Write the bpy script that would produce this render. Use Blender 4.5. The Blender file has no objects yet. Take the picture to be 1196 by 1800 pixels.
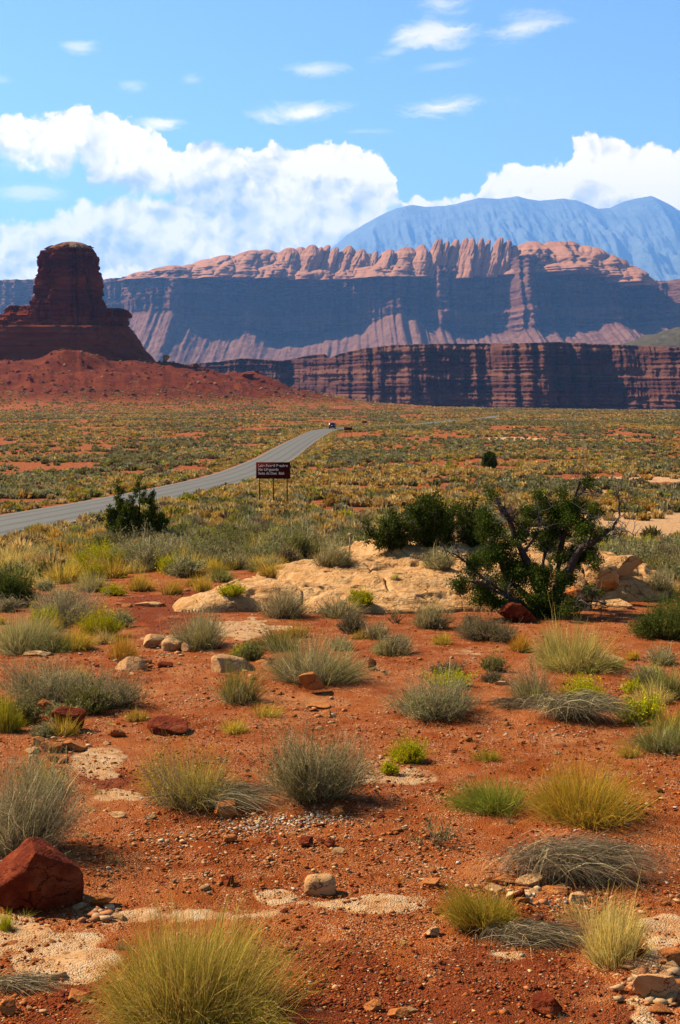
import bpy, math, random
import numpy as np
from math import radians, sin, cos, tan, atan, pi

S = bpy.context.scene
COL = S.collection
# ------------------------------------------------------------------ camera, light, exposure
F = 2500.0                       # focal length in photograph pixels (photograph is 1196 x 1800)
HOR = 690.0                      # row of the level horizon
PIT = atan((900 - HOR) / F)      # the camera looks this much below level
cam = bpy.data.cameras.new("camera")
cam.sensor_fit = 'VERTICAL'; cam.sensor_height = 36.0
cam.lens = 36.0 * F / 1800.0
cam.clip_start = 0.1; cam.clip_end = 120000
camo = bpy.data.objects.new("camera", cam); COL.objects.link(camo)
camo.rotation_euler = (pi / 2 - PIT, 0, 0)
S.camera = camo

SUN_AZ = radians(-66.0)          # measured from the view direction, left is negative
SUN_EL = radians(43.0)
sund = (sin(SUN_AZ) * cos(SUN_EL), cos(SUN_AZ) * cos(SUN_EL), sin(SUN_EL))
sl = bpy.data.lights.new("sun", 'SUN'); sl.energy = 5.0; sl.angle = radians(0.53); sl.color = (1, .90, .72)
suno = bpy.data.objects.new("sun", sl); COL.objects.link(suno)
suno.rotation_euler = (pi / 2 - SUN_EL, 0, math.atan2(sund[0], -sund[1]))
vs = S.view_settings
vs.view_transform = 'Standard'; vs.look = 'None'; vs.exposure = 1.35; vs.gamma = 1.0
try:
    vs.use_curve_mapping = False
except Exception:
    pass
S.cycles.use_denoising = True
try:
    S.cycles.denoiser = 'OPENIMAGEDENOISE'
except Exception:
    pass
S.cycles.max_bounces = 5; S.cycles.diffuse_bounces = 2; S.cycles.volume_bounces = 1; S.cycles.transmission_bounces = 3
S.cycles.caustics_reflective = False; S.cycles.caustics_refractive = False

# ------------------------------------------------------------------ node helpers
class NT:
    def __init__(s, tree): s.t = tree; s.n = tree.nodes; s.l = tree.links
    def new(s, typ, **kw):
        nd = s.n.new(typ)
        for k, v in kw.items(): setattr(nd, k, v)
        return nd
    def put(s, sock, v):
        if isinstance(v, bpy.types.NodeSocket): s.l.new(v, sock)
        else: sock.default_value = v
    def m(s, op, a, b=None, c=None, clamp=False):
        nd = s.new('ShaderNodeMath', operation=op); nd.use_clamp = clamp
        s.put(nd.inputs[0], a)
        if b is not None: s.put(nd.inputs[1], b)
        if c is not None: s.put(nd.inputs[2], c)
        return nd.outputs[0]
    def mix(s, f, a, b, blend='MIX'):
        nd = s.new('ShaderNodeMix', data_type='RGBA', blend_type=blend)
        s.put(nd.inputs[0], f); s.put(nd.inputs[6], a if isinstance(a, bpy.types.NodeSocket) else (*a, 1)); s.put(nd.inputs[7], b if isinstance(b, bpy.types.NodeSocket) else (*b, 1))
        return nd.outputs[2]
    def ss(s, v, lo, hi):
        nd = s.new('ShaderNodeMapRange', interpolation_type='SMOOTHSTEP')
        s.put(nd.inputs[0], v); nd.inputs[1].default_value = lo; nd.inputs[2].default_value = hi
        return nd.outputs[0]
    def noise(s, vec, scale, detail=4, rough=.55, dist=0, dim='3D', out=0):
        nd = s.new('ShaderNodeTexNoise', noise_dimensions=dim)
        if vec is not None: s.l.new(vec, nd.inputs['Vector'])
        nd.inputs['Scale'].default_value = scale; nd.inputs['Detail'].default_value = detail
        nd.inputs['Roughness'].default_value = rough; nd.inputs['Distortion'].default_value = dist
        return nd.outputs[out]
    def voro(s, vec, scale, feature='F1', out=0, detail=0):
        nd = s.new('ShaderNodeTexVoronoi', feature=feature)
        if vec is not None: s.l.new(vec, nd.inputs['Vector'])
        nd.inputs['Scale'].default_value = scale
        if detail: nd.inputs['Detail'].default_value = detail
        return nd.outputs[out]
    def mapping(s, vec, loc=(0, 0, 0), rot=(0, 0, 0), sc=(1, 1, 1), typ='POINT'):
        nd = s.new('ShaderNodeMapping', vector_type=typ)
        s.l.new(vec, nd.inputs[0]); nd.inputs[1].default_value = loc; nd.inputs[2].default_value = rot; nd.inputs[3].default_value = sc
        return nd.outputs[0]
    def ramp(s, v, stops):
        nd = s.new('ShaderNodeValToRGB'); s.put(nd.inputs[0], v)
        el = nd.color_ramp.elements
        while len(el) < len(stops): el.new(.5)
        for e, (p, c) in zip(el, stops): e.position = p; e.color = (*c, 1)
        return nd.outputs[0]

# ------------------------------------------------------------------ sky
W = bpy.data.worlds.new("World"); S.world = W; W.use_nodes = True
n = NT(W.node_tree); n.n.clear()
out = n.new('ShaderNodeOutputWorld'); bg = n.new('ShaderNodeBackground'); n.l.new(bg.outputs[0], out.inputs[0])
sky = n.new('ShaderNodeTexSky', sky_type='NISHITA'); sky.sun_disc = False
sky.sun_elevation = SUN_EL; sky.sun_rotation = SUN_AZ % (2 * pi)
sky.altitude = 1300; sky.air_density = 1.0; sky.dust_density = .6; sky.ozone_density = 2.2
BG = 0.10
bg.inputs[1].default_value = BG
def AZ(x): return atan((x - 598) / F)
def EL(y): return atan((HOR - y) / F)
tc = n.new('ShaderNodeTexCoord').outputs['Generated']
sx = n.new('ShaderNodeSeparateXYZ'); n.l.new(tc, sx.inputs[0])
az = n.m('ARCTAN2', sx.outputs[0], sx.outputs[1]); el = n.m('ARCSINE', sx.outputs[2])
cx = n.new('ShaderNodeCombineXYZ'); n.l.new(az, cx.inputs[0]); n.l.new(el, cx.inputs[1]); P = cx.outputs[0]
AZ0, AZ1, EL1 = -.5, .5, .35
azn = n.m('DIVIDE', n.m('SUBTRACT', az, AZ0), AZ1 - AZ0, clamp=True)
def curve(pts, x):
    nd = n.new('ShaderNodeFloatCurve'); n.put(nd.inputs['Value'], x); c = nd.mapping.curves[0]
    pts = [((AZ(a) - AZ0) / (AZ1 - AZ0), EL(b) / EL1) for a, b in pts]
    pts = [(0, pts[0][1])] + pts + [(1, pts[-1][1])]
    while len(c.points) < len(pts): c.points.new(.5, .5)
    for p, (a, b) in zip(c.points, pts): p.location = (a, max(0, b)); p.handle_type = 'VECTOR'
    nd.mapping.update()
    return n.m('MULTIPLY', nd.outputs[0], EL1)
# puffy noise that warps the cloud outlines
big = n.noise(P, 16, 2, .5)
warp = n.noise(n.mapping(P, (3, 1, 0)), 30, 6, .62, out=1)
wv = n.new('ShaderNodeVectorMath', operation='MULTIPLY_ADD')
n.l.new(warp, wv.inputs[0]); wv.inputs[1].default_value = (.028, .024, 0); wv.inputs[2].default_value = (-.014, -.012, 0)
wa = n.new('ShaderNodeVectorMath', operation='ADD'); n.l.new(P, wa.inputs[0]); n.l.new(wv.outputs[0], wa.inputs[1]); PW = wa.outputs[0]
def billow(vec):                 # cauliflower heads: rounded cells at three sizes
    a = n.voro(vec, 48, 'SMOOTH_F1'); b = n.voro(vec, 110, 'SMOOTH_F1'); c = n.voro(vec, 250, 'SMOOTH_F1')
    t = n.m('ADD', n.m('MULTIPLY', a, .55), n.m('ADD', n.m('MULTIPLY', b, .3), n.m('MULTIPLY', c, .15)))
    return n.m('SUBTRACT', .42, t)      # higher in the middle of each head
bl = billow(PW)
PL = n.mapping(PW, (.0045, -.006, 0))     # the same heads seen from a step towards the sun
bl2 = billow(PL)
fine = n.m('SUBTRACT', n.noise(P, 95, 5, .65), .5)
sxw = n.new('ShaderNodeSeparateXYZ'); n.l.new(PW, sxw.inputs[0])
azw = n.m('DIVIDE', n.m('SUBTRACT', sxw.outputs[0], AZ0), AZ1 - AZ0, clamp=True)
edge = n.m('ADD', n.m('MULTIPLY', bl, .030), n.m('MULTIPLY', fine, .012))
lit = n.m('MULTIPLY', n.m('SUBTRACT', bl, bl2), 3.2)
patch = n.noise(n.mapping(P, (5.1, 2.2, 0), sc=(1, 1.4, 1)), 11, 3, .5)
def bank(top, bottom, soft, botsoft, shade_lo, shade_hi, grey):
    t = curve(top, azw)
    h = n.m('ADD', n.m('SUBTRACT', t, el), edge)            # depth under the cloud top
    a = n.ss(h, 0.0, soft)
    if bottom:
        b = curve(bottom, azw)
        hb = n.m('ADD', n.m('SUBTRACT', el, b), n.m('MULTIPLY', edge, .9))
        a = n.m('MULTIPLY', a, n.ss(hb, 0.0, botsoft))
    a = n.m('MULTIPLY', a, n.ss(n.m('ABSOLUTE', az), .40, .30))
    s = n.m('ADD', n.m('ADD', .12, n.m('MULTIPLY', n.ss(h, shade_hi, shade_lo), .72)), n.m('ADD', n.m('MULTIPLY', lit, .85), n.m('MULTIPLY', n.m('SUBTRACT', patch, n.m('ADD', grey, .08)), 3.4)), clamp=True)
    c = n.mix(s, (.38, .48, .58), (1.0, 1.0, 1.0))
    return a, c
layers = []
layers.append(bank([(-500, 350), (-200, 370), (0, 395), (80, 388), (140, 375), (200, 352), (300, 342), (350, 338), (450, 342), (600, 350), (700, 372), (720, 392), (780, 430), (900, 480)], None, .007, .01, .0, .07, .40))
layers.append(bank([(660, 480), (690, 392), (700, 366), (760, 350), (830, 336), (850, 316), (900, 296), (950, 290), (990, 292), (1000, 262), (1015, 246), (1050, 243), (1085, 250), (1130, 270), (1180, 288), (1260, 292), (1400, 330), (1700, 380)], None, .0035, .01, .01, .085, .42))
layers.append(bank([(-500, 250), (-250, 215), (-100, 220), (0, 226), (60, 232), (125, 224), (140, 204), (160, 197), (190, 199), (215, 215), (250, 226), (290, 252), (305, 275), (325, 270), (335, 256), (375, 252), (400, 268), (420, 272), (470, 270), (520, 259), (600, 254), (640, 263), (668, 280), (688, 305), (702, 340), (712, 385), (740, 440)],
                   [(-500, 330), (-200, 320), (0, 300), (60, 325), (110, 333), (150, 302), (165, 348), (230, 362), (400, 392), (600, 400), (690, 385), (720, 372)], .0035, .012, .004, .075, .43))
# thin high wisps: ellipses with combed edges
wis = None
streak = n.m('SUBTRACT', n.noise(n.mapping(PW, (0, 0, 0), (0, 0, .22), (11, 70, 1)), 1.0, 7, .68), .5)
for (x, y, rx, ry, rot, gain) in [(545, 211, 105, 20, .06, 1), (765, 203, 115, 22, .12, 1), (752, 82, 95, 34, .1, .8), (770, 25, 55, 42, -.1, .55), (690, 108, 50, 14, .2, .4), (918, 74, 72, 30, .2, .75), (556, 138, 62, 18, .05, .6),
                                 (242, 170, 38, 15, .05, .5), (150, 110, 34, 13, -.05, .5), (340, 156, 30, 12, 0, .4), (291, 233, 45, 14, 0, 1), (60, 352, 70, 16, 0, .6), (640, 241, 60, 6, 0, .35), (5, 165, 30, 10, 0, .4), (770, 132, 60, 10, .15, .25), (30, 300, 40, 30, 0, .5)]:
    mp = n.mapping(P, (AZ(x), EL(y), 0), (0, 0, rot), (rx / F, ry / F, 1), 'TEXTURE')
    ln = n.new('ShaderNodeVectorMath', operation='LENGTH'); n.l.new(mp, ln.inputs[0])
    v = n.m('MULTIPLY', n.ss(n.m('ADD', n.m('SUBTRACT', 1, ln.outputs['Value']), n.m('MULTIPLY', streak, 3.4)), .0, 1.25), gain)
    wis = v if wis is None else n.m('MAXIMUM', wis, v)
hs = n.new('ShaderNodeHueSaturation'); n.l.new(sky.outputs[0], hs.inputs['Color'])
hs.inputs['Hue'].default_value = .493; hs.inputs['Saturation'].default_value = 1.12; hs.inputs['Value'].default_value = .69
colr = hs.outputs[0]
CR, CG, CB = .735 / BG, .60 / BG, .45 / BG
colr = n.mix(n.m('MULTIPLY', wis, .85), colr, (CR, CG, CB))
for a, c in layers:
    sc = n.mix(1.0, c, (CR, CG, CB), 'MULTIPLY')
    colr = n.mix(a, colr, sc)
n.l.new(colr, bg.inputs[0])

# ------------------------------------------------------------------ numpy noise
def _h(ix, iy, iz, seed):
    h = (ix.astype(np.int64) * 374761393 + iy.astype(np.int64) * 668265263 + iz.astype(np.int64) * 2147483647 + seed * 974634777) & 0xFFFFFFFF
    h = ((h ^ (h >> 13)) * 1274126177) & 0xFFFFFFFF
    h = h ^ (h >> 16)
    return h.astype(np.float64) / 2147483647.5 - 1.0
def vn(x, y, z=0.0, seed=0):
    x, y, z = np.broadcast_arrays(np.asarray(x, float), np.asarray(y, float), np.asarray(z, float))
    ix, iy, iz = np.floor(x), np.floor(y), np.floor(z)
    fx, fy, fz = x - ix, y - iy, z - iz
    ux, uy, uz = fx * fx * fx * (fx * (fx * 6 - 15) + 10), fy * fy * fy * (fy * (fy * 6 - 15) + 10), fz * fz * (3 - 2 * fz)
    r = 0
    ks = (0, 1) if np.any(fz) else (0,)
    for k in ks:
        wz = uz if k else 1 - uz
        if len(ks) == 1: wz = 1.0
        a = _h(ix, iy, iz + k, seed); b = _h(ix + 1, iy, iz + k, seed); c = _h(ix, iy + 1, iz + k, seed); d = _h(ix + 1, iy + 1, iz + k, seed)
        r = r + wz * ((a * (1 - ux) + b * ux) * (1 - uy) + (c * (1 - ux) + d * ux) * uy)
    return r
def fbm(x, y, z=0.0, o=4, seed=0, g=.5, l=2.03):
    x = np.asarray(x, float); y = np.asarray(y, float); z = np.asarray(z, float)
    s = 0; a = 1.0; t = 0
    for i in range(o):
        s = s + a * vn(x, y, z, seed + i * 17); t += a; a *= g; x = x * l + 5.2; y = y * l + 1.3; z = z * l
    return s / t
def ridged(x, y, o=5, seed=0, g=.5):
    s = 0; a = 1; t = 0
    for i in range(o):
        s = s + a * (1 - 2 * np.abs(vn(x, y, 0, seed + i * 31))); t += a; a *= g; x = x * 2.1 + 3.3; y = y * 2.1 + 7.7
    return s / t
def sst(x, a, b):
    t = np.clip((x - a) / (b - a), 0, 1); return t * t * (3 - 2 * t)

# ------------------------------------------------------------------ mesh helpers
def mesh(name, V, Q=None, T=None, smooth=False, attrs=None):
    """V (n,3); Q quads (m,4); T triangles (k,3); attrs {name: (n,) or (n,3)} per vertex."""
    me = bpy.data.meshes.new(name)
    V = np.ascontiguousarray(V, np.float32)
    me.vertices.add(len(V)); me.vertices.foreach_set('co', V.ravel())
    parts = []; starts = []; tot = []
    pos = 0
    for A, k in ((Q, 4), (T, 3)):
        if A is not None and len(A):
            A = np.asarray(A, np.int32); parts.append(A.ravel()); starts.append(pos + np.arange(len(A)) * k); tot.append(np.full(len(A), k)); pos += A.size
    L = np.concatenate(parts).astype(np.int32)
    me.loops.add(len(L)); me.loops.foreach_set('vertex_index', L)
    st = np.concatenate(starts).astype(np.int32)
    me.polygons.add(len(st)); me.polygons.foreach_set('loop_start', st)
    me.polygons.foreach_set('loop_total', np.concatenate(tot).astype(np.int32))
    if smooth: me.polygons.foreach_set('use_smooth', np.ones(len(st), bool))
    for k, v in (attrs or {}).items():
        v = np.asarray(v, np.float32)
        if v.ndim == 1:
            a = me.attributes.new(k, 'FLOAT', 'POINT'); a.data.foreach_set('value', v)
        else:
            a = me.attributes.new(k, 'FLOAT_COLOR', 'POINT')
            a.data.foreach_set('color', np.concatenate([v, np.ones((len(v), 1), np.float32)], 1).ravel().astype(np.float32))
    me.update(calc_edges=True)
    return me
def obj(name, me, mat=None, parent=None, loc=None, rz=0):
    o = bpy.data.objects.new(name, me); COL.objects.link(o)
    if me is not None and mat is not None and not me.materials: me.materials.append(mat)
    if parent is not None: o.parent = parent
    if loc is not None: o.location = [float(c) for c in loc]
    if rz: o.rotation_euler = (0, 0, rz)
    return o
def tag(o, label=None, cat=None, group=None, kind=None):
    for k, v in (('label', label), ('category', cat), ('group', group), ('kind', kind)):
        if v: o[k] = v
    return o
def empty(name, loc, rz=0):
    return obj(name, None, None, None, loc, rz)
def gridq(r, c, wrap=False):
    i = np.arange(r - 1)[:, None] * c; 
    if wrap:
        j = np.arange(c)[None]; k = (j + 1) % c
    else:
        j = np.arange(c - 1)[None]; k = j + 1
    return np.stack([i + j, i + k, i + c + k, i + c + j], -1).reshape(-1, 4)
class MB:
    """Collects pieces into one mesh."""
    def __init__(s): s.V = []; s.Q = []; s.T = []; s.C = []; s.n = 0
    def add(s, V, Q=None, T=None, C=None):
        V = np.asarray(V, float); s.V.append(V)
        if Q is not None and len(Q): s.Q.append(np.asarray(Q) + s.n)
        if T is not None and len(T): s.T.append(np.asarray(T) + s.n)
        if C is not None:
            C = np.asarray(C, float); s.C.append(np.broadcast_to(C, V.shape))
        s.n += len(V); return s
    def box(s, c, d, C=None, taper=1.0):
        x, y, z = np.array(d, float) / 2
        V = np.array([(-x, -y, -z), (x, -y, -z), (x, y, -z), (-x, y, -z), (-x * taper, -y * taper, z), (x * taper, -y * taper, z), (x * taper, y * taper, z), (-x * taper, y * taper, z)]) + np.array(c)
        return s.add(V, [(3, 2, 1, 0), (4, 5, 6, 7), (0, 1, 5, 4), (1, 2, 6, 5), (2, 3, 7, 6), (3, 0, 4, 7)], None, C)
    def tube(s, pts, rad, k=7, C=None, cap=True):
        pts = np.asarray(pts, float); m = len(pts); rad = np.broadcast_to(np.asarray(rad, float), (m,))
        t = np.gradient(pts, axis=0); t /= np.linalg.norm(t, axis=1, keepdims=True) + 1e-9
        up = np.array([0.31, .2, .93]) if abs(t[0, 2]) < .9 else np.array([1., .1, 0])
        u = np.cross(t, up); u /= np.linalg.norm(u, axis=1, keepdims=True) + 1e-9; v = np.cross(t, u)
        a = np.arange(k) * 2 * pi / k
        V = pts[:, None] + rad[:, None, None] * (np.cos(a)[None, :, None] * u[:, None] + np.sin(a)[None, :, None] * v[:, None])
        V = V.reshape(-1, 3); Q = gridq(m, k, True); T = None
        if cap:
            V = np.vstack([V, pts[0], pts[-1]]); j = np.arange(k); kk = (j + 1) % k
            T = np.vstack([np.stack([kk, j, np.full(k, m * k)], 1), np.stack([(m - 1) * k + j, (m - 1) * k + kk, np.full(k, m * k + 1)], 1)])
        return s.add(V, Q, T, C)
    def mesh(s, name, smooth=False):
        V = np.vstack(s.V); at = {}
        if s.C: at['col'] = np.vstack(s.C)
        return mesh(name, V, np.vstack(s.Q) if s.Q else None, np.vstack(s.T) if s.T else None, smooth, at)
    def build(s, name, mat, parent=None, smooth=False, loc=None, rz=0):
        return obj(name, s.mesh(name, smooth), mat, parent, loc, rz)

# ------------------------------------------------------------------ photograph pixel -> world
CP, SP = cos(PIT), sin(PIT)
def ray(px, py):
    a = (np.asarray(px, float) - 598) / F; b = -(np.asarray(py, float) - 900) / F
    return np.stack(np.broadcast_arrays(a / (CP + b * SP), np.ones_like(a + b), (b * CP - SP) / (CP + b * SP)), -1)   # per metre forward
def at(px, py, d):
    r = ray(px, py); return r * np.asarray(d, float)[..., None] if np.ndim(d) else r * d

# ------------------------------------------------------------------ the lie of the land
PR = np.array([(0, 1.65), (1.5, 1.75), (3, 2.3), (5.5, 3.3), (8.5, 3.77), (10.5, 3.83), (13.5, 3.90), (18, 4.05), (27, 4.36), (38, 4.88), (55, 5.85), (75, 6.95), (100, 7.95), (140, 9.1), (200, 10.0), (300, 10.45), (400, 10.3), (700, 11.2), (1000, 12.6), (1400, 14.2), (3000, 15)])
_lx = np.linspace(0, 60, 600); _pr = np.interp(_lx ** 2, PR[:, 0], PR[:, 1])
_k = np.hanning(13); _k /= _k.sum(); _pad = np.concatenate([np.full(6, _pr[0]), _pr, np.full(6, _pr[-1])]); _pr = np.convolve(_pad, _k, 'valid')
BUT = at(135, 640, 1130.0)       # centre of the butte
BX, BY = BUT[0], BUT[1]
BUMPS = []
ROADP = []                       # filled below: (centre line points, half width)
def mound(x, y):
    dx, dy = x - BX, (y - BY) * 1.0
    r = np.hypot(dx, dy) * (1 + .07 * fbm(x / 60, y / 60, 0, 4, 77)) + 6 * fbm(x / 22, y / 22, 0, 4, 78)
    z = np.interp(r, [0, 50, 78, 96, 99, 112, 116, 132, 135, 146, 150, 172, 175, 200, 232, 285, 340], [35, 35, 37, 33.5, 31.5, 30.2, 27.5, 26.6, 24.8, 24.4, 22.2, 18, 16.2, 11.5, 5.6, 1.2, 0])
    # gullies down the slope, and the small knob out on the ridge
    a = np.arctan2(dy, dx)
    z = z * (1 + .10 * fbm(a * 9, r / 160, 0, 3, 79) * sst(r, 70, 140))
    kb = at(455, 672, 1100.0)
    z = z + 5.5 * np.clip(1 - (np.hypot(x - kb[0], (y - kb[1]) * .8) / 26) ** 2, 0, 1)
    sp = at(130, 640, 1040.0)
    z = z + 9 * np.clip(1 - (np.hypot((x - sp[0]) * .8, (y - sp[1]) * .9) / 24) ** 2, 0, 1) * (1 + .3 * fbm(x / 8, y / 8, 0, 3, 80))
    z = z + (1.1 * fbm(x / 6, y / 6, 0, 4, 81) + .8 * np.abs(fbm(x / 2.4, y / 2.4, 0, 3, 82))) * sst(z, 2, 9)
    return z
def H(x, y, fine=True):
    x = np.asarray(x, float); y = np.asarray(y, float)
    r = np.hypot(x, y)
    z = -np.interp(np.sqrt(np.minimum(r, 3599)), _lx, _pr)
    z = z + fbm(x / 7, y / 7, 0, 3, 5) * .09 * sst(r, 6, 14) * (1 - .4 * sst(r, 60, 100)) + fbm(x / 34, y / 34, 0, 3, 6) * .32 * sst(r, 30, 120) * (1 - .35 * sst(r, 250, 500)) + fbm(x / 160, y / 160, 0, 3, 7) * .7 * sst(r, 250, 600)
    z = z + mound(x, y)
    rim = 1380 + 130 * fbm(x / 260, .5, 0, 4, 9) - 330 * sst(x, 80, 330) + 700 * sst(-x, -60, 400)
    dr = y - rim
    z = z - 96 * sst(dr, 0, 120) - 30 * sst(dr, 120, 800)
    for bx, by, br, bh in BUMPS:
        q = np.clip(1 - ((x - bx) ** 2 + (y - by) ** 2) / br ** 2, 0, 1); z = z + bh * q * q
    if fine and ROADP:
        dd, zc = road_dist(x, y)
        w = sst(dd, 13.0, 3.6); z = z * (1 - w) + (zc - .10 - .16 * sst(dd, 3.2, 6)) * w
    return z
def G(px, py, extra=None):
    """Where the sight line through a photograph pixel meets the ground."""
    r = ray(px, py); t = np.exp(np.linspace(math.log(5), math.log(1500), 1400))
    P_ = r[None] * t[:, None]; below = P_[:, 2] < H(P_[:, 0], P_[:, 1])
    i = int(np.argmax(below)) if below.any() else len(t) - 1
    lo, hi = t[max(i - 1, 0)], t[i]
    for _ in range(14):
        m_ = (lo + hi) / 2; q = r * m_
        if q[2] < H(q[0], q[1]): hi = m_
        else: lo = m_
    q = r * hi; q[2] = H(q[0], q[1]); return q
# road: both edges traced, laid on the land
def road_line():
    L = [(-260, 1003), (-120, 968), (0, 938), (100, 917), (180, 903), (260, 888), (350, 868), (420, 849), (470, 832), (508, 812), (532, 795), (552, 778), (572, 764), (592, 754.5), (608, 751.5)]
    P_ = np.array([G(*p) for p in L])                    # the near (right-hand) edge
    e = P_[:, :2]; t = np.gradient(e, axis=0); t /= np.linalg.norm(t, axis=1, keepdims=True)
    nrm = np.stack([-t[:, 1], t[:, 0]], 1); c = e + nrm * 3.1
    far = np.array([G(*p)[:2] for p in [(640, 750.2), (700, 748.0), (745, 744.5), (790, 740.5), (850, 735.5), (872, 731)]])
    c = np.vstack([c, far])
    s = np.concatenate([[0], np.cumsum(np.linalg.norm(np.diff(c, axis=0), axis=1))])
    u = np.arange(0, s[-1], 4.0)
    c = np.stack([np.interp(u, s, c[:, 0]), np.interp(u, s, c[:, 1])], 1)
    for _ in range(6):
        for it in range(6): c[1:-1] = .5 * c[1:-1] + .25 * (c[:-2] + c[2:])
    z = H(c[:, 0], c[:, 1]); k = np.hanning(15); k /= k.sum()
    z = np.convolve(np.concatenate([np.full(7, z[0]), z, np.full(7, z[-1])]), k, 'valid')
    return np.column_stack([c, z])
ROAD = road_line()
def road_dist(x, y):
    sh = np.shape(x); x = np.ravel(x); y = np.ravel(y)
    dd = np.full(x.shape, 1e3); zc = np.zeros(x.shape)
    near = (y > ROAD[:, 1].min() - 20) & (y < ROAD[:, 1].max() + 20) & (x > ROAD[:, 0].min() - 20) & (x < ROAD[:, 0].max() + 20)
    idx = np.nonzero(near)[0]
    if len(idx):
        xs, ys = x[idx], y[idx]; best = np.full(len(idx), 1e3); bz = np.zeros(len(idx))
        A = ROAD
        order = np.argsort(ys); ysrt = ys[order]
        for a, b in zip(A[:-1], A[1:]):
            ylo, yhi = min(a[1], b[1]) - 16, max(a[1], b[1]) + 16
            i0, i1 = np.searchsorted(ysrt, [ylo, yhi])
            if i1 <= i0: continue
            o = order[i0:i1]; vx, vy = b[0] - a[0], b[1] - a[1]; L2 = vx * vx + vy * vy
            t = np.clip(((xs[o] - a[0]) * vx + (ys[o] - a[1]) * vy) / L2, 0, 1)
            d = np.hypot(xs[o] - a[0] - t * vx, ys[o] - a[1] - t * vy); mk = d < best[o]
            oo = o[mk]; best[oo] = d[mk]; bz[oo] = (a[2] + (b[2] - a[2]) * t)[mk]
        dd[idx] = best; zc[idx] = bz
    return dd.reshape(sh), zc.reshape(sh)
ROADP.append(1)
for px, py, br, bh in [(1010, 1490, .55, .13), (1000, 1262, .9, .10), (880, 1610, .5, .10), (350, 1412, .7, .05), (40, 1560, .9, .08), (1150, 1700, .5, .09), (560, 1412, .7, .05)]:
    g = G(px, py); BUMPS.append((g[0], g[1], br, bh))
# ------------------------------------------------------------------ materials
def mat(name):
    m_ = bpy.data.materials.new(name); m_.use_nodes = True
    t = NT(m_.node_tree); b = t.n['Principled BSDF']; b.inputs['Roughness'].default_value = .9
    b.inputs['Specular IOR Level'].default_value = .04
    return m_, t, b
def attr(t, name, col=False):
    nd = t.new('ShaderNodeAttribute', attribute_name=name); return nd.outputs['Color' if col else 'Fac']
def bump(t, b, h, strength, dist):
    bp = t.new('ShaderNodeBump'); bp.inputs['Strength'].default_value = strength; bp.inputs['Distance'].default_value = dist
    t.l.new(h, bp.inputs['Height']); t.l.new(bp.outputs[0], b.inputs['Normal']); return bp
def m_ground():
    m_, t, b = mat('red desert soil'); p = t.new('ShaderNodeNewGeometry').outputs['Position']
    n1 = t.noise(p, .55, 6, .6); n2 = t.noise(p, 3.1, 5, .62); n3 = t.noise(p, 38, 4, .7); nfar = t.m('ADD', t.noise(p, .035, 5, .6), t.ss(attr(t, 'far'), 0, 1))
    c = t.ramp(n1, [(.32, (.21, .047, .014)), (.44, (.29, .080, .028)), (.56, (.37, .122, .045)), (.70, (.47, .21, .088))])
    c = t.mix(t.ss(n2, .40, .70), c, (.245, .060, .021))
    c = t.mix(t.m('MULTIPLY', t.ss(nfar, .40, .60), .8), c, (.235, .058, .02))
    # crumbs of rock in the soil: little cells, each its own shade
    v = t.new('ShaderNodeTexVoronoi'); t.l.new(p, v.inputs['Vector']); v.inputs['Scale'].default_value = 75
    cell = t.new('ShaderNodeSeparateColor'); t.l.new(v.outputs['Color'], cell.inputs[0])
    crumb = t.ramp(cell.outputs[0], [(0, (.15, .032, .014)), (.4, (.29, .075, .027)), (.7, (.42, .15, .06)), (.92, (.52, .27, .12)), (1, (.55, .42, .28))])
    gr = t.m('MULTIPLY', t.ss(t.noise(p, 2.3, 4, .6), .42, .62), .75)
    c = t.mix(gr, c, crumb)
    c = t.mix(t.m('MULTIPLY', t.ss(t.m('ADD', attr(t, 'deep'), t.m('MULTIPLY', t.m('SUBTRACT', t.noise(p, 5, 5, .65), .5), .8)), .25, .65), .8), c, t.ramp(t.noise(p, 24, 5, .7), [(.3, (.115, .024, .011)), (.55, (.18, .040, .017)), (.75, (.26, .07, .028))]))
    pale = attr(t, 'pale')
    pn = t.m('ADD', pale, t.m('MULTIPLY', t.m('SUBTRACT', t.noise(p, 2.2, 6, .65), .5), .9))
    pc = t.ramp(t.noise(p, 6, 5, .6), [(.3, (.38, .165, .07)), (.5, (.53, .31, .15)), (.7, (.62, .44, .27))])
    c = t.mix(t.m('MULTIPLY', t.ss(pn, .42, .60), .88), c, pc)
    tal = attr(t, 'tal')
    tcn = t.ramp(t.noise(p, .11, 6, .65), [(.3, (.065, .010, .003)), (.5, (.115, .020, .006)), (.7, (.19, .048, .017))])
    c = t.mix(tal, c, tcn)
    t.l.new(c, b.inputs['Base Color'])
    h = t.m('ADD', t.m('MULTIPLY', n3, .5), t.m('ADD', t.m('MULTIPLY', n2, 1.2), t.m('MULTIPLY', v.outputs['Distance'], -.55)))
    bump(t, b, h, .8, .035)
    return m_
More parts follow.
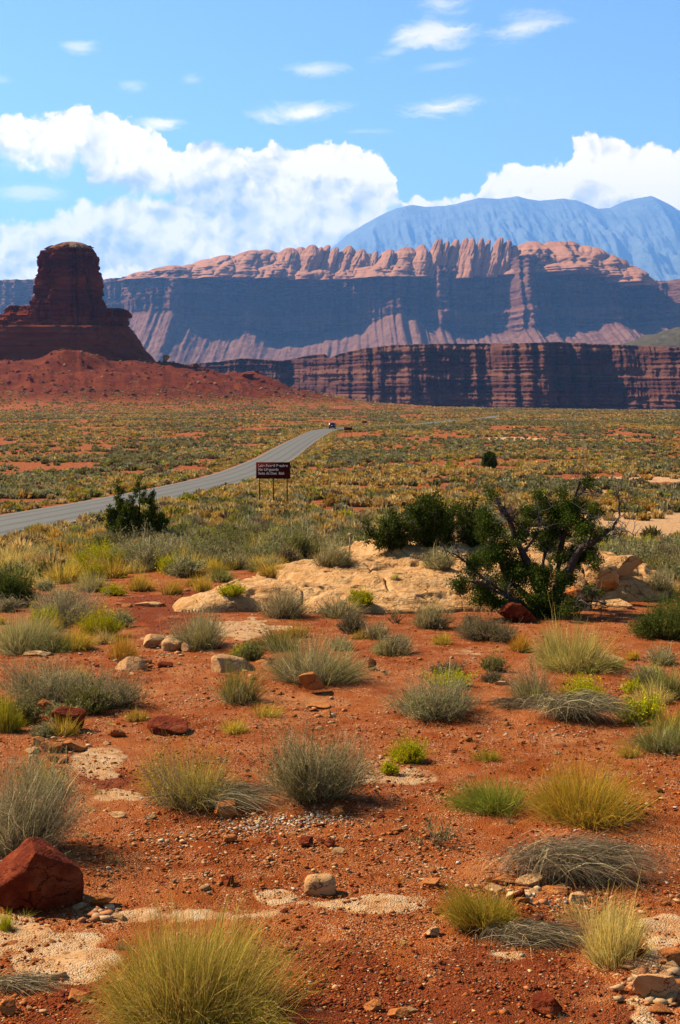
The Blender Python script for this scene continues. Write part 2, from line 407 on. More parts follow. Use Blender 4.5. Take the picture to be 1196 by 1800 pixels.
def m_rock(name, c0, c1, c2, scale=1.0, bmp=.02):
    """Weathered sandstone: mottled, faintly bedded, pitted."""
    m_, t, b = mat(name); tco = t.new('ShaderNodeTexCoord').outputs['Object']
    a = t.noise(tco, 3.5 * scale, 6, .62); bed = t.noise(t.mapping(tco, sc=(1, 1, 9)), 4 * scale, 4, .6); f = t.noise(tco, 42 * scale, 5, .7)
    c = t.ramp(a, [(.3, c0), (.52, c1), (.72, c2)])
    c = t.mix(t.m('MULTIPLY', t.ss(bed, .5, .68), .45), c, c0)
    c = t.mix(t.m('MULTIPLY', t.ss(f, .55, .75), .35), c, c2)
    t.l.new(c, b.inputs['Base Color'])
    wv = t.new('ShaderNodeVectorMath', operation='MULTIPLY_ADD'); t.l.new(t.noise(tco, 2.5 * scale, 5, .65, out=1), wv.inputs[0]); wv.inputs[1].default_value = (.5 / scale,) * 3; t.l.new(tco, wv.inputs[2])
    crk = t.voro(t.mapping(wv.outputs[0], sc=(1, 1, 2.2)), 1.5 * scale, 'DISTANCE_TO_EDGE'); ck = t.m('MULTIPLY', t.ss(crk, .022, .004), t.ss(t.noise(tco, 1.1 * scale, 3, .5), .42, .56))
    dust = t.ss(t.noise(tco, 1.7 * scale, 6, .7), .50, .66)
    c = t.mix(t.m('MULTIPLY', dust, .4), c, tuple(.55 * a_ + .45 * b_ for a_, b_ in zip(c1, (.42, .17, .07))))
    c = t.mix(t.m('MULTIPLY', ck, .75), c, tuple(v_ * .3 for v_ in c0)); t.l.new(c, b.inputs['Base Color'])
    pit = t.voro(tco, 16 * scale, 'SMOOTH_F1')
    h = t.m('ADD', t.m('MULTIPLY', f, .5), t.m('ADD', t.m('MULTIPLY', a, 1.0), t.m('ADD', t.m('MULTIPLY', bed, .7), t.m('SUBTRACT', t.m('MULTIPLY', t.ss(pit, .0, .4), .35), t.m('MULTIPLY', ck, 1.2)))))
    bump(t, b, h, .75, bmp); return m_
def m_cliff(name, bands, zper, streak, dark, flute=.02):
    """Bedded cliff: colours by height above the valley, wobbling, with dark desert varnish running down."""
    m_, t, b = mat(name); p = t.new('ShaderNodeNewGeometry').outputs['Position']
    s = t.new('ShaderNodeSeparateXYZ'); t.l.new(p, s.inputs[0])
    w = t.m('ADD', s.outputs[2], t.m('MULTIPLY', t.noise(p, .8 / zper, 4, .6), zper * .5))
    b1 = t.noise(t.mapping(p, sc=(.05, .05, 1)), 2.3 / zper, 7, .72)
    z = t.m('ADD', t.m('MULTIPLY', t.m('FRACT', t.m('DIVIDE', w, zper * 6)), .35), t.m('MULTIPLY', b1, .75))
    c = t.ramp(z, bands)
    v = t.noise(t.mapping(p, sc=(1, 1, .30)), streak, 7, .7)
    c = t.mix(t.m('MULTIPLY', t.ss(v, .5, .68), .45), c, dark)
    g = t.noise(p, streak * 1.5, 6, .7)
    c = t.mix(.35, c, t.ramp(g, [(.3, (.18, .18, .18)), (.7, (1.0, 1.0, 1.0))]), 'MULTIPLY')
    at_ = attr(t, 'tal'); c = t.mix(at_, c, t.mix(t.ss(t.noise(p, streak * 1.1, 6, .7), .35, .65), (.12, .05, .034), (.22, .11, .075)))
    t.l.new(c, b.inputs['Base Color'])
    h = t.m('ADD', t.m('MULTIPLY', g, .6), t.m('ADD', v, t.m('MULTIPLY', b1, 1.2)))
    bump(t, b, h, .9, flute / streak * 8)
    return m_
def m_plant(name='plant', trans=.30):
    m_, t, b = mat(name); c = attr(t, 'col', True)
    oi = t.new('ShaderNodeObjectInfo').outputs['Random']
    hs = t.new('ShaderNodeHueSaturation'); t.l.new(c, hs.inputs['Color'])
    t.l.new(t.m('ADD', .87, t.m('MULTIPLY', oi, .26)), hs.inputs['Value']); t.l.new(t.m('ADD', .488, t.m('MULTIPLY', oi, .024)), hs.inputs['Hue'])
    t.l.new(hs.outputs[0], b.inputs['Base Color']); b.inputs['Roughness'].default_value = .75
    tr = t.new('ShaderNodeBsdfTranslucent'); t.l.new(hs.outputs[0], tr.inputs[0])
    mx = t.new('ShaderNodeMixShader'); mx.inputs[0].default_value = trans
    t.l.new(b.outputs[0], mx.inputs[1]); t.l.new(tr.outputs[0], mx.inputs[2]); t.l.new(mx.outputs[0], t.n['Material Output'].inputs[0]); return m_
def m_attr(name):
    m_, t, b = mat(name); c = attr(t, 'col', True); tco = t.new('ShaderNodeTexCoord').outputs['Object']
    f = t.noise(tco, 60, 4, .6); t.l.new(t.mix(.6, c, t.ramp(f, [(.3, (.55, .55, .55)), (.7, (1.15, 1.15, 1.15))]), 'MULTIPLY'), b.inputs['Base Color'])
    bump(t, b, f, .6, .01); return m_
def m_plain(name, col, rough=.6, metal=0, spec=.4):
    m_, t, b = mat(name); tco = t.new('ShaderNodeTexCoord').outputs['Object']
    f = t.noise(tco, 9, 5, .6)
    t.l.new(t.mix(.35, col, t.ramp(f, [(.3, (.6, .6, .6)), (.7, (1, 1, 1))]), 'MULTIPLY'), b.inputs['Base Color'])
    b.inputs['Roughness'].default_value = rough; b.inputs['Metallic'].default_value = metal; b.inputs['Specular IOR Level'].default_value = spec; return m_
def m_bark():
    m_, t, b = mat('juniper bark'); p = t.new('ShaderNodeTexCoord').outputs['Object']
    c = attr(t, 'col', True); f = t.noise(t.mapping(p, sc=(9, 9, 1.6)), 5, 5, .7)
    t.l.new(t.mix(.8, c, t.ramp(f, [(.3, (.35, .35, .35)), (.7, (1.2, 1.2, 1.2))]), 'MULTIPLY'), b.inputs['Base Color']); bump(t, b, f, .9, .03); return m_
def m_road():
    m_, t, b = mat('grey asphalt'); p = t.new('ShaderNodeNewGeometry').outputs['Position']; u = attr(t, 'across')
    n1 = t.noise(p, .35, 5, .6); n2 = t.noise(p, 14, 4, .7)
    c = t.mix(n1, (.13, .118, .10), (.185, .168, .14)); c = t.mix(t.m('MULTIPLY', n2, .3), c, (.10, .09, .08))
    # paler worn shoulder, two wheel tracks rubbed dark by tyres
    e = t.m('ABSOLUTE', u); c = t.mix(t.m('MULTIPLY', t.ss(e, .86, .97), .6), c, (.28, .19, .12))
    tr = t.m('ABSOLUTE', t.m('SUBTRACT', t.m('ABSOLUTE', t.m('SUBTRACT', e, .48)), .22)); c = t.mix(t.m('MULTIPLY', t.ss(tr, .12, .0), .45), c, (.06, .055, .048))
    t.l.new(c, b.inputs['Base Color']); bump(t, b, n2, .3, .01); b.inputs['Roughness'].default_value = .8; return m_
M_GROUND = m_ground(); M_PLANT = m_plant(); M_BARK = m_bark(); M_ATTR = m_attr('stone'); M_ROAD = m_road()
M_TAN = m_rock('tan slickrock', (.40, .19, .075), (.55, .30, .13), (.66, .42, .22), .8, .09)
M_RED = m_rock('red sandstone', (.10, .020, .011), (.20, .043, .021), (.33, .085, .040), 1.5, .05)
M_BUFF = m_rock('buff sandstone', (.42, .20, .085), (.54, .30, .14), (.63, .41, .23), 2.0)
M_ORANGE = m_rock('orange sandstone', (.32, .10, .035), (.43, .16, .06), (.50, .23, .09), 2.0)
M_FIN = m_cliff('pink slickrock', [(0, (.34, .145, .08)), (.4, (.42, .185, .10)), (.7, (.48, .225, .125)), (1, (.40, .18, .10))], 30, .024, (.30, .125, .07), .01)
M_MESA = m_cliff('mesa cliff rock', [(0, (.085, .03, .022)), (.35, (.18, .07, .044)), (.55, (.115, .042, .028)), (.66, (.26, .115, .07)), (1, (.14, .052, .034))], 34, .018, (.07, .026, .02))
M_LOW = m_cliff('canyon wall rock', [(0, (.06, .02, .017)), (.35, (.14, .05, .033)), (.5, (.075, .025, .019)), (.62, (.19, .08, .05)), (1, (.12, .04, .028))], 7, .07, (.075, .03, .024))
M_BUTTE = m_cliff('butte rock', [(0, (.11, .016, .006)), (.35, (.21, .034, .012)), (.55, (.125, .019, .007)), (.7, (.25, .052, .019)), (1, (.16, .026, .01))], 5, .14, (.045, .008, .005))
M_BASE = m_cliff('butte foot rock', [(0, (.15, .03, .012)), (.5, (.23, .058, .022)), (1, (.18, .042, .016))], 5, .12, (.09, .018, .008))
M_MTN = m_cliff('mountain rock', [(0, (.11, .13, .11)), (.5, (.19, .21, .17)), (1, (.15, .17, .14))], 460, .001, (.055, .075, .062))

# ------------------------------------------------------------------ ground sheet
def sheet():
    d = np.concatenate([np.linspace(-8, 5.8, 16), 6 * np.exp(np.arange(0, math.log(40 / 6), .0031)), 40 * np.exp(np.arange(0, math.log(1700 / 40), .0085)), np.geomspace(1720, 39500, 30)])
    tn = np.concatenate([-np.geomspace(.9, .285, 34), np.linspace(-.28, .28, 470), np.geomspace(.285, .9, 34)])
    D = d[:, None]; X = tn[None] * np.maximum(D + 1.5, 6.0); X = np.where(D > 8000, X * .42, X); Y = np.broadcast_to(D, X.shape)
    Z = H(X, Y); R = np.hypot(X, Y)
    nearw = sst(R, 45, 20)
    mk = np.nonzero(R < 45)
    pale = np.zeros_like(Z); deep = np.zeros_like(Z); wb = .75 * fbm(X / .42, Y / .55, 0, 4, 31)
    for (px, py, rx, ry, s) in PALE:
        c = G(px, py); a = G(px, py - ry); b = G(px, py + ry); k = c[1] / F
        ryw = (a[1] - b[1]) / 2 + .02
        q = np.hypot((X - c[0] - (Y - c[1]) * c[0] / c[1]) / (rx * k), (Y - c[1]) / ryw) + wb * (1 if c[1] < 30 else .5)
        pale = np.maximum(pale, s * sst(q, 1.35, .45))
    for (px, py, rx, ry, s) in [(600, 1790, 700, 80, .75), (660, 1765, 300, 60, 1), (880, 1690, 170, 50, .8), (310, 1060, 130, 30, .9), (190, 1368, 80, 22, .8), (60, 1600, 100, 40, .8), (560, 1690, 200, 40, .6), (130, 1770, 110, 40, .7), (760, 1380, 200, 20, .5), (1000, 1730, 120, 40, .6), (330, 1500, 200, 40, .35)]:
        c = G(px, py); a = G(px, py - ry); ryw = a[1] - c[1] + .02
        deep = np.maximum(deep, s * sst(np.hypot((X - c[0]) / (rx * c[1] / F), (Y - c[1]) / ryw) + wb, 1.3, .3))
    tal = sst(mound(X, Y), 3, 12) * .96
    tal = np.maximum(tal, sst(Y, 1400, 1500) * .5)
    micro = np.zeros_like(Z); pale_ = sst(pale, .35, .8); x, y = X[mk], Y[mk]
    micro[mk] = .028 * fbm(x * 2.6, y * 2.6, 0, 5, 21, .6) + .020 * np.abs(fbm(x * 9, y * 9, 0, 4, 22, .6)) * (.4 + np.clip(1.4 * fbm(x * .8, y * .8, 0, 3, 23), 0, 1)) + .010 * pale_[mk] * (1 + fbm(x * 4, y * 4, 0, 4, 24))
    Z = Z + micro * nearw
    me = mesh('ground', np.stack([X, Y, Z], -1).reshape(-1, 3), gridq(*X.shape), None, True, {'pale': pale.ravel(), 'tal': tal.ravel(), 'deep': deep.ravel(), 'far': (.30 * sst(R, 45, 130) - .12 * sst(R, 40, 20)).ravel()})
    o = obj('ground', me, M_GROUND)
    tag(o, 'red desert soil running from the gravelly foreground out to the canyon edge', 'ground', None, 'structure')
PALE = [(70, 1650, 90, 22, 1), (105, 1695, 110, 26, 1), (40, 1625, 60, 16, .8), (320, 1612, 200, 18, .62), (640, 1590, 110, 16, 1), (480, 1577, 50, 14, .9), (180, 1340, 60, 30, .8), (210, 1400, 60, 14, .7), (560, 1340, 220, 12, .45), (690, 1368, 120, 16, .55),
        (1165, 1715, 70, 70, 1.0), (1180, 1640, 60, 40, .9), (900, 1680, 60, 14, .5), (870, 1615, 70, 18, .7), (430, 1105, 90, 18, .9), (330, 1130, 80, 16, .7), (1100, 930, 190, 26, 1.1), (1150, 905, 140, 16, .9), (1000, 905, 120, 14, .7), (1050, 870, 200, 12, .7), (1130, 842, 130, 5, 1), (905, 772, 60, 4, 1.1), (1010, 777, 40, 3.5, 1.0), (1090, 784, 50, 4, .8), (760, 820, 60, 6, .4),
        (860, 890, 90, 14, .7), (480, 965, 60, 10, .8), (320, 968, 60, 8, .8), (245, 975, 40, 10, .6), (820, 1150, 120, 16, .4), (980, 1170, 160, 16, .3), (1060, 1160, 60, 14, .8), (80, 990, 60, 16, .5), (490, 737, 30, 2.5, .9)]
sheet()

# ------------------------------------------------------------------ road
def road():
    c = ROAD; t = np.gradient(c[:, :2], axis=0); t /= np.linalg.norm(t, axis=1, keepdims=True); nr = np.stack([-t[:, 1], t[:, 0]], 1)
    w = np.linspace(-3.1, 3.1, 13); j = 1 + .03 * np.stack([fbm(c[:, 1] / 3, c[:, 0] / 3, i, 3, 50) for i in (0, 1)], 1)
    V = np.zeros((len(c), 13, 3))
    for k, u in enumerate(w):
        uu = u * (j[:, 0] if u < 0 else j[:, 1])
        V[:, k, :2] = c[:, :2] + nr * uu[:, None]; V[:, k, 2] = c[:, 2] + .03 - .02 * (u / 3.1) ** 2 * 3
    o = obj('road', mesh('road', V.reshape(-1, 3), gridq(len(c), 13), None, True, {'across': np.tile(w / 3.1, len(c))}), M_ROAD)
    tag(o, 'two lane grey asphalt road curving away across the desert plain', 'road', None, 'structure')
road()

# ------------------------------------------------------------------ cliffs
def tab(T, x): T = np.array(T, float); return np.interp(x, T[:, 0], T[:, 1])
def smooth1(a, k):
    w = np.hanning(k); w /= w.sum(); h = k // 2
    return np.convolve(np.concatenate([np.full(h, a[0]), a, np.full(h, a[-1])]), w, 'valid')[:len(a)]
def zat(y, d): return (HOR - y) / F * d
def main_mesa():
    D0 = 7100.0; K = D0 / 4800; xs = np.arange(-300, 1500, 1.5); TL = .34; U = (xs - 598) / F; X = U * D0 / (1 + TL * U); DX = D0 - TL * X      # the face is turned a little to the left
    wob = fbm(xs / 24, 3.3, 0, 4, 100)
    alc = tab([(-300, 80), (0, 150), (170, 190), (230, 70), (300, -120), (360, 30), (450, 110), (560, 170), (632, 200), (660, 70), (705, -40), (735, 20), (755, 60), (800, 30), (830, 70), (905, 40), (915, -40), (960, 30), (1000, -10), (1080, 60), (1150, 190), (1200, 60), (1260, -20), (1500, 60)], xs)
    alc = smooth1(alc, 15) + 92 * fbm(xs / 34, 1.1, 0, 4, 101) + 66 * ridged(xs / 30 + .5 * fbm(xs / 26, 6.1, 0, 3, 113), 7.2, 3, 114)
    flute = 20 * ridged(xs / 11, 2.2, 4, 102) + 8 * fbm(xs / 4, 8.8, 0, 3, 103)
    yTB = tab([(-300, 560), (0, 560), (180, 552), (240, 558), (300, 556), (400, 584), (500, 600), (560, 598), (600, 582), (660, 572), (720, 562), (760, 578), (800, 592), (900, 588), (960, 582), (1020, 586), (1080, 574), (1200, 566), (1500, 566)], xs) + 7 * wob - 9
    yC = tab([(-300, 512), (0, 515), (180, 513), (240, 503), (300, 500), (400, 506), (640, 510), (700, 512), (800, 520), (1000, 508), (1080, 512), (1200, 520), (1500, 520)], xs) + 4 * wob + 9
    yR = tab([(-300, 489), (0, 490), (180, 487), (240, 484), (300, 481), (440, 488), (560, 487), (640, 482), (700, 474), (760, 470), (860, 466), (900, 458), (960, 450), (1040, 450), (1080, 458), (1110, 468), (1146, 490), (1200, 492), (1500, 497)], xs)
    zF = np.full_like(xs, 0.0) + zat(672, DX - 1100); zT = zat(yTB, DX); zC = zat(yC, DX); zR = zat(yR, DX + 200)
    rows = []; tl = []
    for k, t in enumerate(np.linspace(0, 1, 60)):                      # talus fans
        z = zF + (zT - zF) * t
        fan = 42 * ridged(xs / 26, t * .3, 5, 104, .6) * sst(t, 1.05, .55) * sst(t, -.2, .3)
        y = -760 * (1 - t) ** 1.05 + alc * (.35 + .65 * t) + flute * t * t + fan + 22 * fbm(xs / 5, t * 14, 0, 5, 105, .65) * (1 - t * .5)
        rows.append((DX + K * y, z)); tl.append(np.clip(np.full_like(xs, 1.0) - sst(t + .12 * fbm(xs / 9, t * 4, 0, 3, 106), .86, 1.0), 0, 1))
    for t in np.linspace(0, 1, 64)[1:]:                                 # sheer cliff
        z = zT + (zC - zT) * t
        fl2 = flute * (.7 + .7 * vn(xs / 30, z / (60 * K), 0, 112)) + 30 * np.round(1.6 * vn(xs / 9 + z / (300 * K), z / (45 * K), 0, 115)) / 1.6; y = alc + fl2 * (1 - .25 * t) + 14 * t + 46 * sst(t + .10 * vn(xs / 24, .5, 0, 116), .60, .74) * sst(vn(xs / 50, 3.5, 0, 117), -.5, .1) + 13 * vn(z / (9.0 * K), xs / 90, 0, 107) + 14 * fbm(xs / 6, z / (40 * K), 0, 5, 108)
        rows.append((DX + K * y, z)); tl.append(np.zeros_like(xs))
    for t in np.linspace(0, 1, 48)[1:]:                                 # ledges
        z = zC + (zR - zC) * t
        u4 = t * 4 + .5 * wob; st = (np.floor(u4) + sst(u4 - np.floor(u4), .5, 1.0)) / 4
        y = alc * (1 - .25 * t) + flute * .75 * (1 - .6 * t) + 14 + 46 + 66 * st + 22 * fbm(xs / 9, z / (16 * K), 0, 5, 109, .6) + 8 * vn(z / (5.0 * K), xs / 60, 0, 110)
        rows.append((DX + K * y, z)); tl.append(np.full_like(xs, .0) + .7 * (np.abs(st - t) < .05))
    for t in (.05, .2, .5, .8, 1):                                      # bench and the back slope
        z = zR + 6 * t + 5 * fbm(xs / 8, t * 5, 0, 3, 111); y = alc * .7 * (1 - t) + 190 + 900 * t
        rows.append((DX + K * y, z)); tl.append(np.full_like(xs, .8))
    rows.append((DX + 2000, zF)); tl.append(np.ones_like(xs))
    V = np.stack([np.stack([X, y, z], -1) for y, z in rows])
    root = empty('mesa', (0, D0, 0)); tag(root, 'long hazy red cliff mesa crowned by rounded pink sandstone fins', 'mesa', None, 'structure')
    V[..., 1] -= D0
    obj('cliff', mesh('mesa_cliff', V.reshape(-1, 3), gridq(*V.shape[:2]), None, False, {'tal': np.concatenate(tl)}), M_MESA, root)
    # fins and domes
    def fin(x0, y0, x1, y1, w, dep=1.9, seed=0, dd=0, sq=2.3):
        x0 = x0 - (7 if w < 27 else 0); w = w * (1.0 if w < 27 else 1.22); u0 = (x0 - 598) / F; d = D0 - .34 * u0 * D0 / (1 + .34 * u0) + 240 + dd * 1.5; k = d / F; a0 = at(x0, y0 + 10, d); a1 = at(x1, y1, d + 30)
        n_, m_ = 72, 60; t = np.linspace(0, 1, m_)[:, None]; th = np.linspace(0, 2 * pi, n_, endpoint=False)[None]
        prof = np.power(np.clip(1 - np.power(t, sq + 2.2), 0, 1), 1 / 2.0) * (1.22 - .40 * t + .10 * np.sin(t * 9 + seed))
        r = w * .5 * k
        nz = 1 + .26 * fbm(np.cos(th) * 1.4 + seed * 3.1, np.sin(th) * 1.4, t * 2.6 + seed, 4, 120) + .05 * vn(t * 19 + .3 * np.cos(th), seed * 1.7 + 0 * th, 0, 121) + .12 * fbm(np.cos(th) * 4 + seed, np.sin(th) * 4, t * 6, 4, 122) - .16 * np.exp(-(vn(np.cos(th) * 2.2 + seed * 5, np.sin(th) * 2.2, t * .7, 123) / .09) ** 2)
        cxx = a0[0] + (a1[0] - a0[0]) * t; cz = a0[2] + (a1[2] - a0[2]) * t; cy = a0[1] + (a1[1] - a0[1]) * t + r * dep * .5 * t
        rx_ = r * prof * nz * np.cos(th); ry_ = r * dep * prof * nz * np.sin(th); Vx = cxx + .90 * rx_ - .43 * ry_; Vy = cy + .43 * rx_ + .90 * ry_; Vz = cz + 0 * th
        V_ = np.stack([Vx, Vy - D0, Vz], -1).reshape(-1, 3)
        obj('sandstone_fin', mesh('sandstone_fin', V_, gridq(m_, n_, True), None, True, {'tal': np.zeros(len(V_))}), M_FIN, root)
    rg = random.Random(4)
    L = [(258, 484, 262, 474, 58), (292, 484, 300, 464, 56), (322, 484, 333, 463, 40), (350, 484, 364, 452, 54), (376, 482, 392, 446, 50), (404, 482, 418, 448, 48), (420, 482, 444, 437, 54), (448, 482, 466, 436, 48), (474, 482, 486, 441, 40), (462, 482, 472, 458, 40), (410, 484, 416, 466, 44), (372, 484, 376, 466, 36),
         (490, 482, 508, 433, 30), (508, 482, 529, 432, 28), (528, 481, 549, 428, 28), (546, 481, 565, 433, 20), (562, 481, 577, 429, 20), (576, 481, 592, 433, 18), (592, 480, 602, 440, 18), (601, 480, 614, 430, 24), (624, 480, 637, 436, 26), (640, 476, 650, 444, 20), (655, 476, 663, 440, 15),
         (668, 476, 686, 437, 26), (692, 476, 694, 448, 20), (702, 476, 716, 432, 32), (725, 476, 729, 444, 16), (738, 478, 743, 428, 26), (757, 480, 774, 418, 22), (773, 480, 788, 422, 15), (790, 479, 804, 419, 17), (806, 477, 821, 417, 15), (819, 480, 832, 417, 19), (838, 476, 849, 417, 18), (852, 474, 861, 420, 13), (866, 478, 882, 416, 21), (884, 474, 896, 421, 20), (900, 474, 906, 430, 18),
         (918, 474, 938, 421, 40), (906, 474, 918, 440, 34), (946, 472, 956, 432, 36), (966, 474, 976, 421, 46), (992, 474, 1000, 421, 42), (1020, 474, 1026, 429, 44), (1042, 474, 1046, 432, 36), (1064, 480, 1066, 444, 44), (1086, 484, 1084, 456, 44), (1104, 488, 1102, 466, 44), (1122, 494, 1116, 478, 40), (980, 472, 984, 440, 60), (1010, 476, 1014, 446, 60),
         (640, 482, 646, 464, 40), (690, 480, 696, 462, 44), (560, 484, 562, 470, 40), (520, 484, 524, 470, 36), (600, 484, 604, 472, 36)]
    for i, a in enumerate(L): fin(*a, dep=1.5 + rg.random() * .9, seed=i + 1, dd=rg.uniform(-18, 24) - (30 if a[1] - a[3] < 26 else 0))
main_mesa()
def canyon_wall():
    D0 = 2200.0; xs = np.arange(250, 1420, .9); TL = .30; U = (xs - 598) / F; X = U * D0 / (1 + TL * U); DX = D0 - TL * X
    wob = fbm(xs / 20, 3.3, 0, 4, 130)
    yR = tab([(250, 641), (350, 636), (400, 629), (440, 631), (480, 634), (505, 629), (545, 622), (568, 621), (576, 628), (600, 620), (640, 611), (700, 604), (800, 602), (900, 602), (1000, 599), (1060, 602), (1196, 608), (1420, 612)], xs) + 1.1 * fbm(xs / 7, .3, 0, 4, 131)
    alc = 6 * ridged(xs / 24 + .5 * fbm(xs / 19, 6.1, 0, 3, 143), 7.2, 3, 144) + smooth1(tab([(250, 260), (400, 230), (500, 250), (560, 190), (640, 60), (720, 20), (800, 35), (870, 40), (905, -25), (960, -40), (985, 10), (1040, 40), (1100, 60), (1160, 20), (1300, -60), (1420, -60)], xs), 21) + 24 * fbm(xs / 26, 1.1, 0, 4, 132)
    flute = 7 * ridged(xs / 17 + .6 * fbm(xs / 23, 4.4, 0, 3, 142), 2.2, 4, 133) + 3 * fbm(xs / 3, 8.8, 0, 3, 134)
    dl = DX + alc; zR = zat(yR, dl); zB = np.full_like(xs, -125.0)
    rows = []; tl = []
    ap = sst(xs, 1040, 1150)                                            # debris apron at the right
    ts = np.linspace(0, 1, 190); hard = np.cumsum(np.clip(vn(ts * 34, .5, 0, 135) + .55 * vn(ts * 90, .5, 0, 136), 0, 1)); hard /= hard[-1]
    for t, h in zip(ts, hard):
        z = zB + (zR - zB) * t
        apr = -70 * ap * sst(t, .52 + .1 * wob[0], .1)
        fl2 = flute * (.15 + .85 * sst(vn(xs / 40, z / 26, 0, 141), -.4, .5)); y = DX + alc + fl2 * .55 + 4 * np.round(1.5 * vn(xs / 11 + z / 90, z / 22, 0, 145)) / 1.5 + 74 * h + 5.5 * vn(z / 2.6, xs / 70, 0, 137) + 5.0 * fbm(xs / 6, z / 10, 0, 5, 138) + apr
        rows.append((y, z)); tl.append(ap * sst(t, .50, .38) * 1.0)
    for t in (.06, .15, .3, .45, .6, .8, 1):
        z = zR + 9.0 * t + 1.8 * fbm(xs / 4, t * 9, 0, 4, 139); y = DX + alc + 76 + 420 * t
        rows.append((y, z)); tl.append(np.full_like(xs, 1.0))
    rows.append((DX + alc + 900, zR - 20)); tl.append(np.ones_like(xs))
    V = np.stack([np.stack([X, y, z], -1) for y, z in rows])
    o = obj('canyon_wall', mesh('canyon_wall', V.reshape(-1, 3), gridq(*V.shape[:2]), None, False, {'tal': np.concatenate(tl)}), M_LOW)
    tag(o, 'dark maroon canyon wall in thin ledges beyond the edge of the plain', 'canyon wall', None, 'structure')
    # low grey hill on the bench at the right
    D1 = 2760.0; nx, ny = 120, 50; gx = np.linspace(1080, 1420, nx); gy = np.linspace(-1, 1, ny)[:, None]
    top = tab([(1080, 608), (1110, 600), (1140, 590), (1196, 577), (1260, 566), (1340, 580), (1420, 612)], gx)
    zz = zat(616, D1) + (zat(top, D1) - zat(616, D1)) * np.cos(gy * pi / 2) ** 1.2 * (1 + .18 * fbm(gx / 12, gy * 5, 0, 5, 140)) - 12 * (np.abs(gy) > .98)
    V = np.stack([np.broadcast_to((gx - 598) / F * D1, zz.shape), np.broadcast_to(D1 + gy * 210, zz.shape), zz], -1).reshape(-1, 3)
    m_, t, b = mat('grey rubble'); p = t.new('ShaderNodeNewGeometry').outputs['Position']
    t.l.new(t.ramp(t.noise(p, .12, 7, .75), [(.35, (.028, .026, .015)), (.55, (.085, .066, .04)), (.7, (.15, .105, .065))]), b.inputs['Base Color'])
    tag(obj('hill', mesh('hill', V, gridq(ny, nx), None, False), m_), 'low grey green rubble hill on the bench under the cliffs', 'hill', None, 'structure')
canyon_wall()
def mountains():
    def rng_(name, D, T, x0, x1, foot, dep, label, seed, amp):
        xs = np.arange(x0, x1, 2.2); t = np.concatenate([np.linspace(0, 1, 90), np.linspace(1.02, 1.4, 12)])[:, None]
        zr = zat(tab(T, xs) + (.9 if D > 33000 else 3.0) * fbm(xs / 14, .2, 0, 5, seed + 9), D); zf = -150.0
        base = np.where(t <= 1, t ** 1.05, 1 - (t - 1) * 1.6)
        rd = ridged(xs / 62 + .35 * fbm(xs / 50, t * 3, 0, 3, seed), t * 3.4 + xs / 150, 7, seed + 1, .6) * .65 + .35 * ridged(xs / 21 + t * 2, t * 8, 6, seed + 2, .6)
        z = zf + (zr - zf) * base * (1 - amp * (.55 - rd * .6) * np.clip((1 - t) * 3.2, 0, 1) * np.clip(t * 4, .2, 1))
        X = (xs - 598) / F * D + (t - 1) * dep * .0 * xs; Y = D + (t - 1) * dep
        V = np.stack([X + 0 * t, Y + 0 * X, z], -1)
        tag(obj(name, mesh(name, V.reshape(-1, 3), gridq(*V.shape[:2]), None, True, {'tal': np.zeros(z.size)}), M_MTN), label, 'mountain', None, 'structure')
    rng_('mountains', 34400, [(440, 500), (540, 462), (585, 440), (610, 417), (640, 399), (680, 378), (700, 371), (722, 366), (745, 369), (780, 368), (812, 361), (838, 354), (870, 356), (905, 351), (922, 356), (945, 359), (985, 355), (1010, 359), (1045, 373), (1065, 371), (1090, 360), (1115, 354), (1137, 351), (1150, 356), (1172, 367), (1196, 381), (1260, 415), (1400, 450), (1560, 500)], 440, 1560, 520, 17000, 'pale blue mountain range with a rounded peak behind the fins', 200, .42)
    rng_('foothills', 31500, [(1040, 520), (1090, 478), (1110, 456), (1140, 449), (1165, 444), (1196, 449), (1250, 440), (1330, 460), (1480, 520)], 1040, 1480, 530, 5000, 'low pale foothills in front of the blue mountains', 230, .5)
mountains()

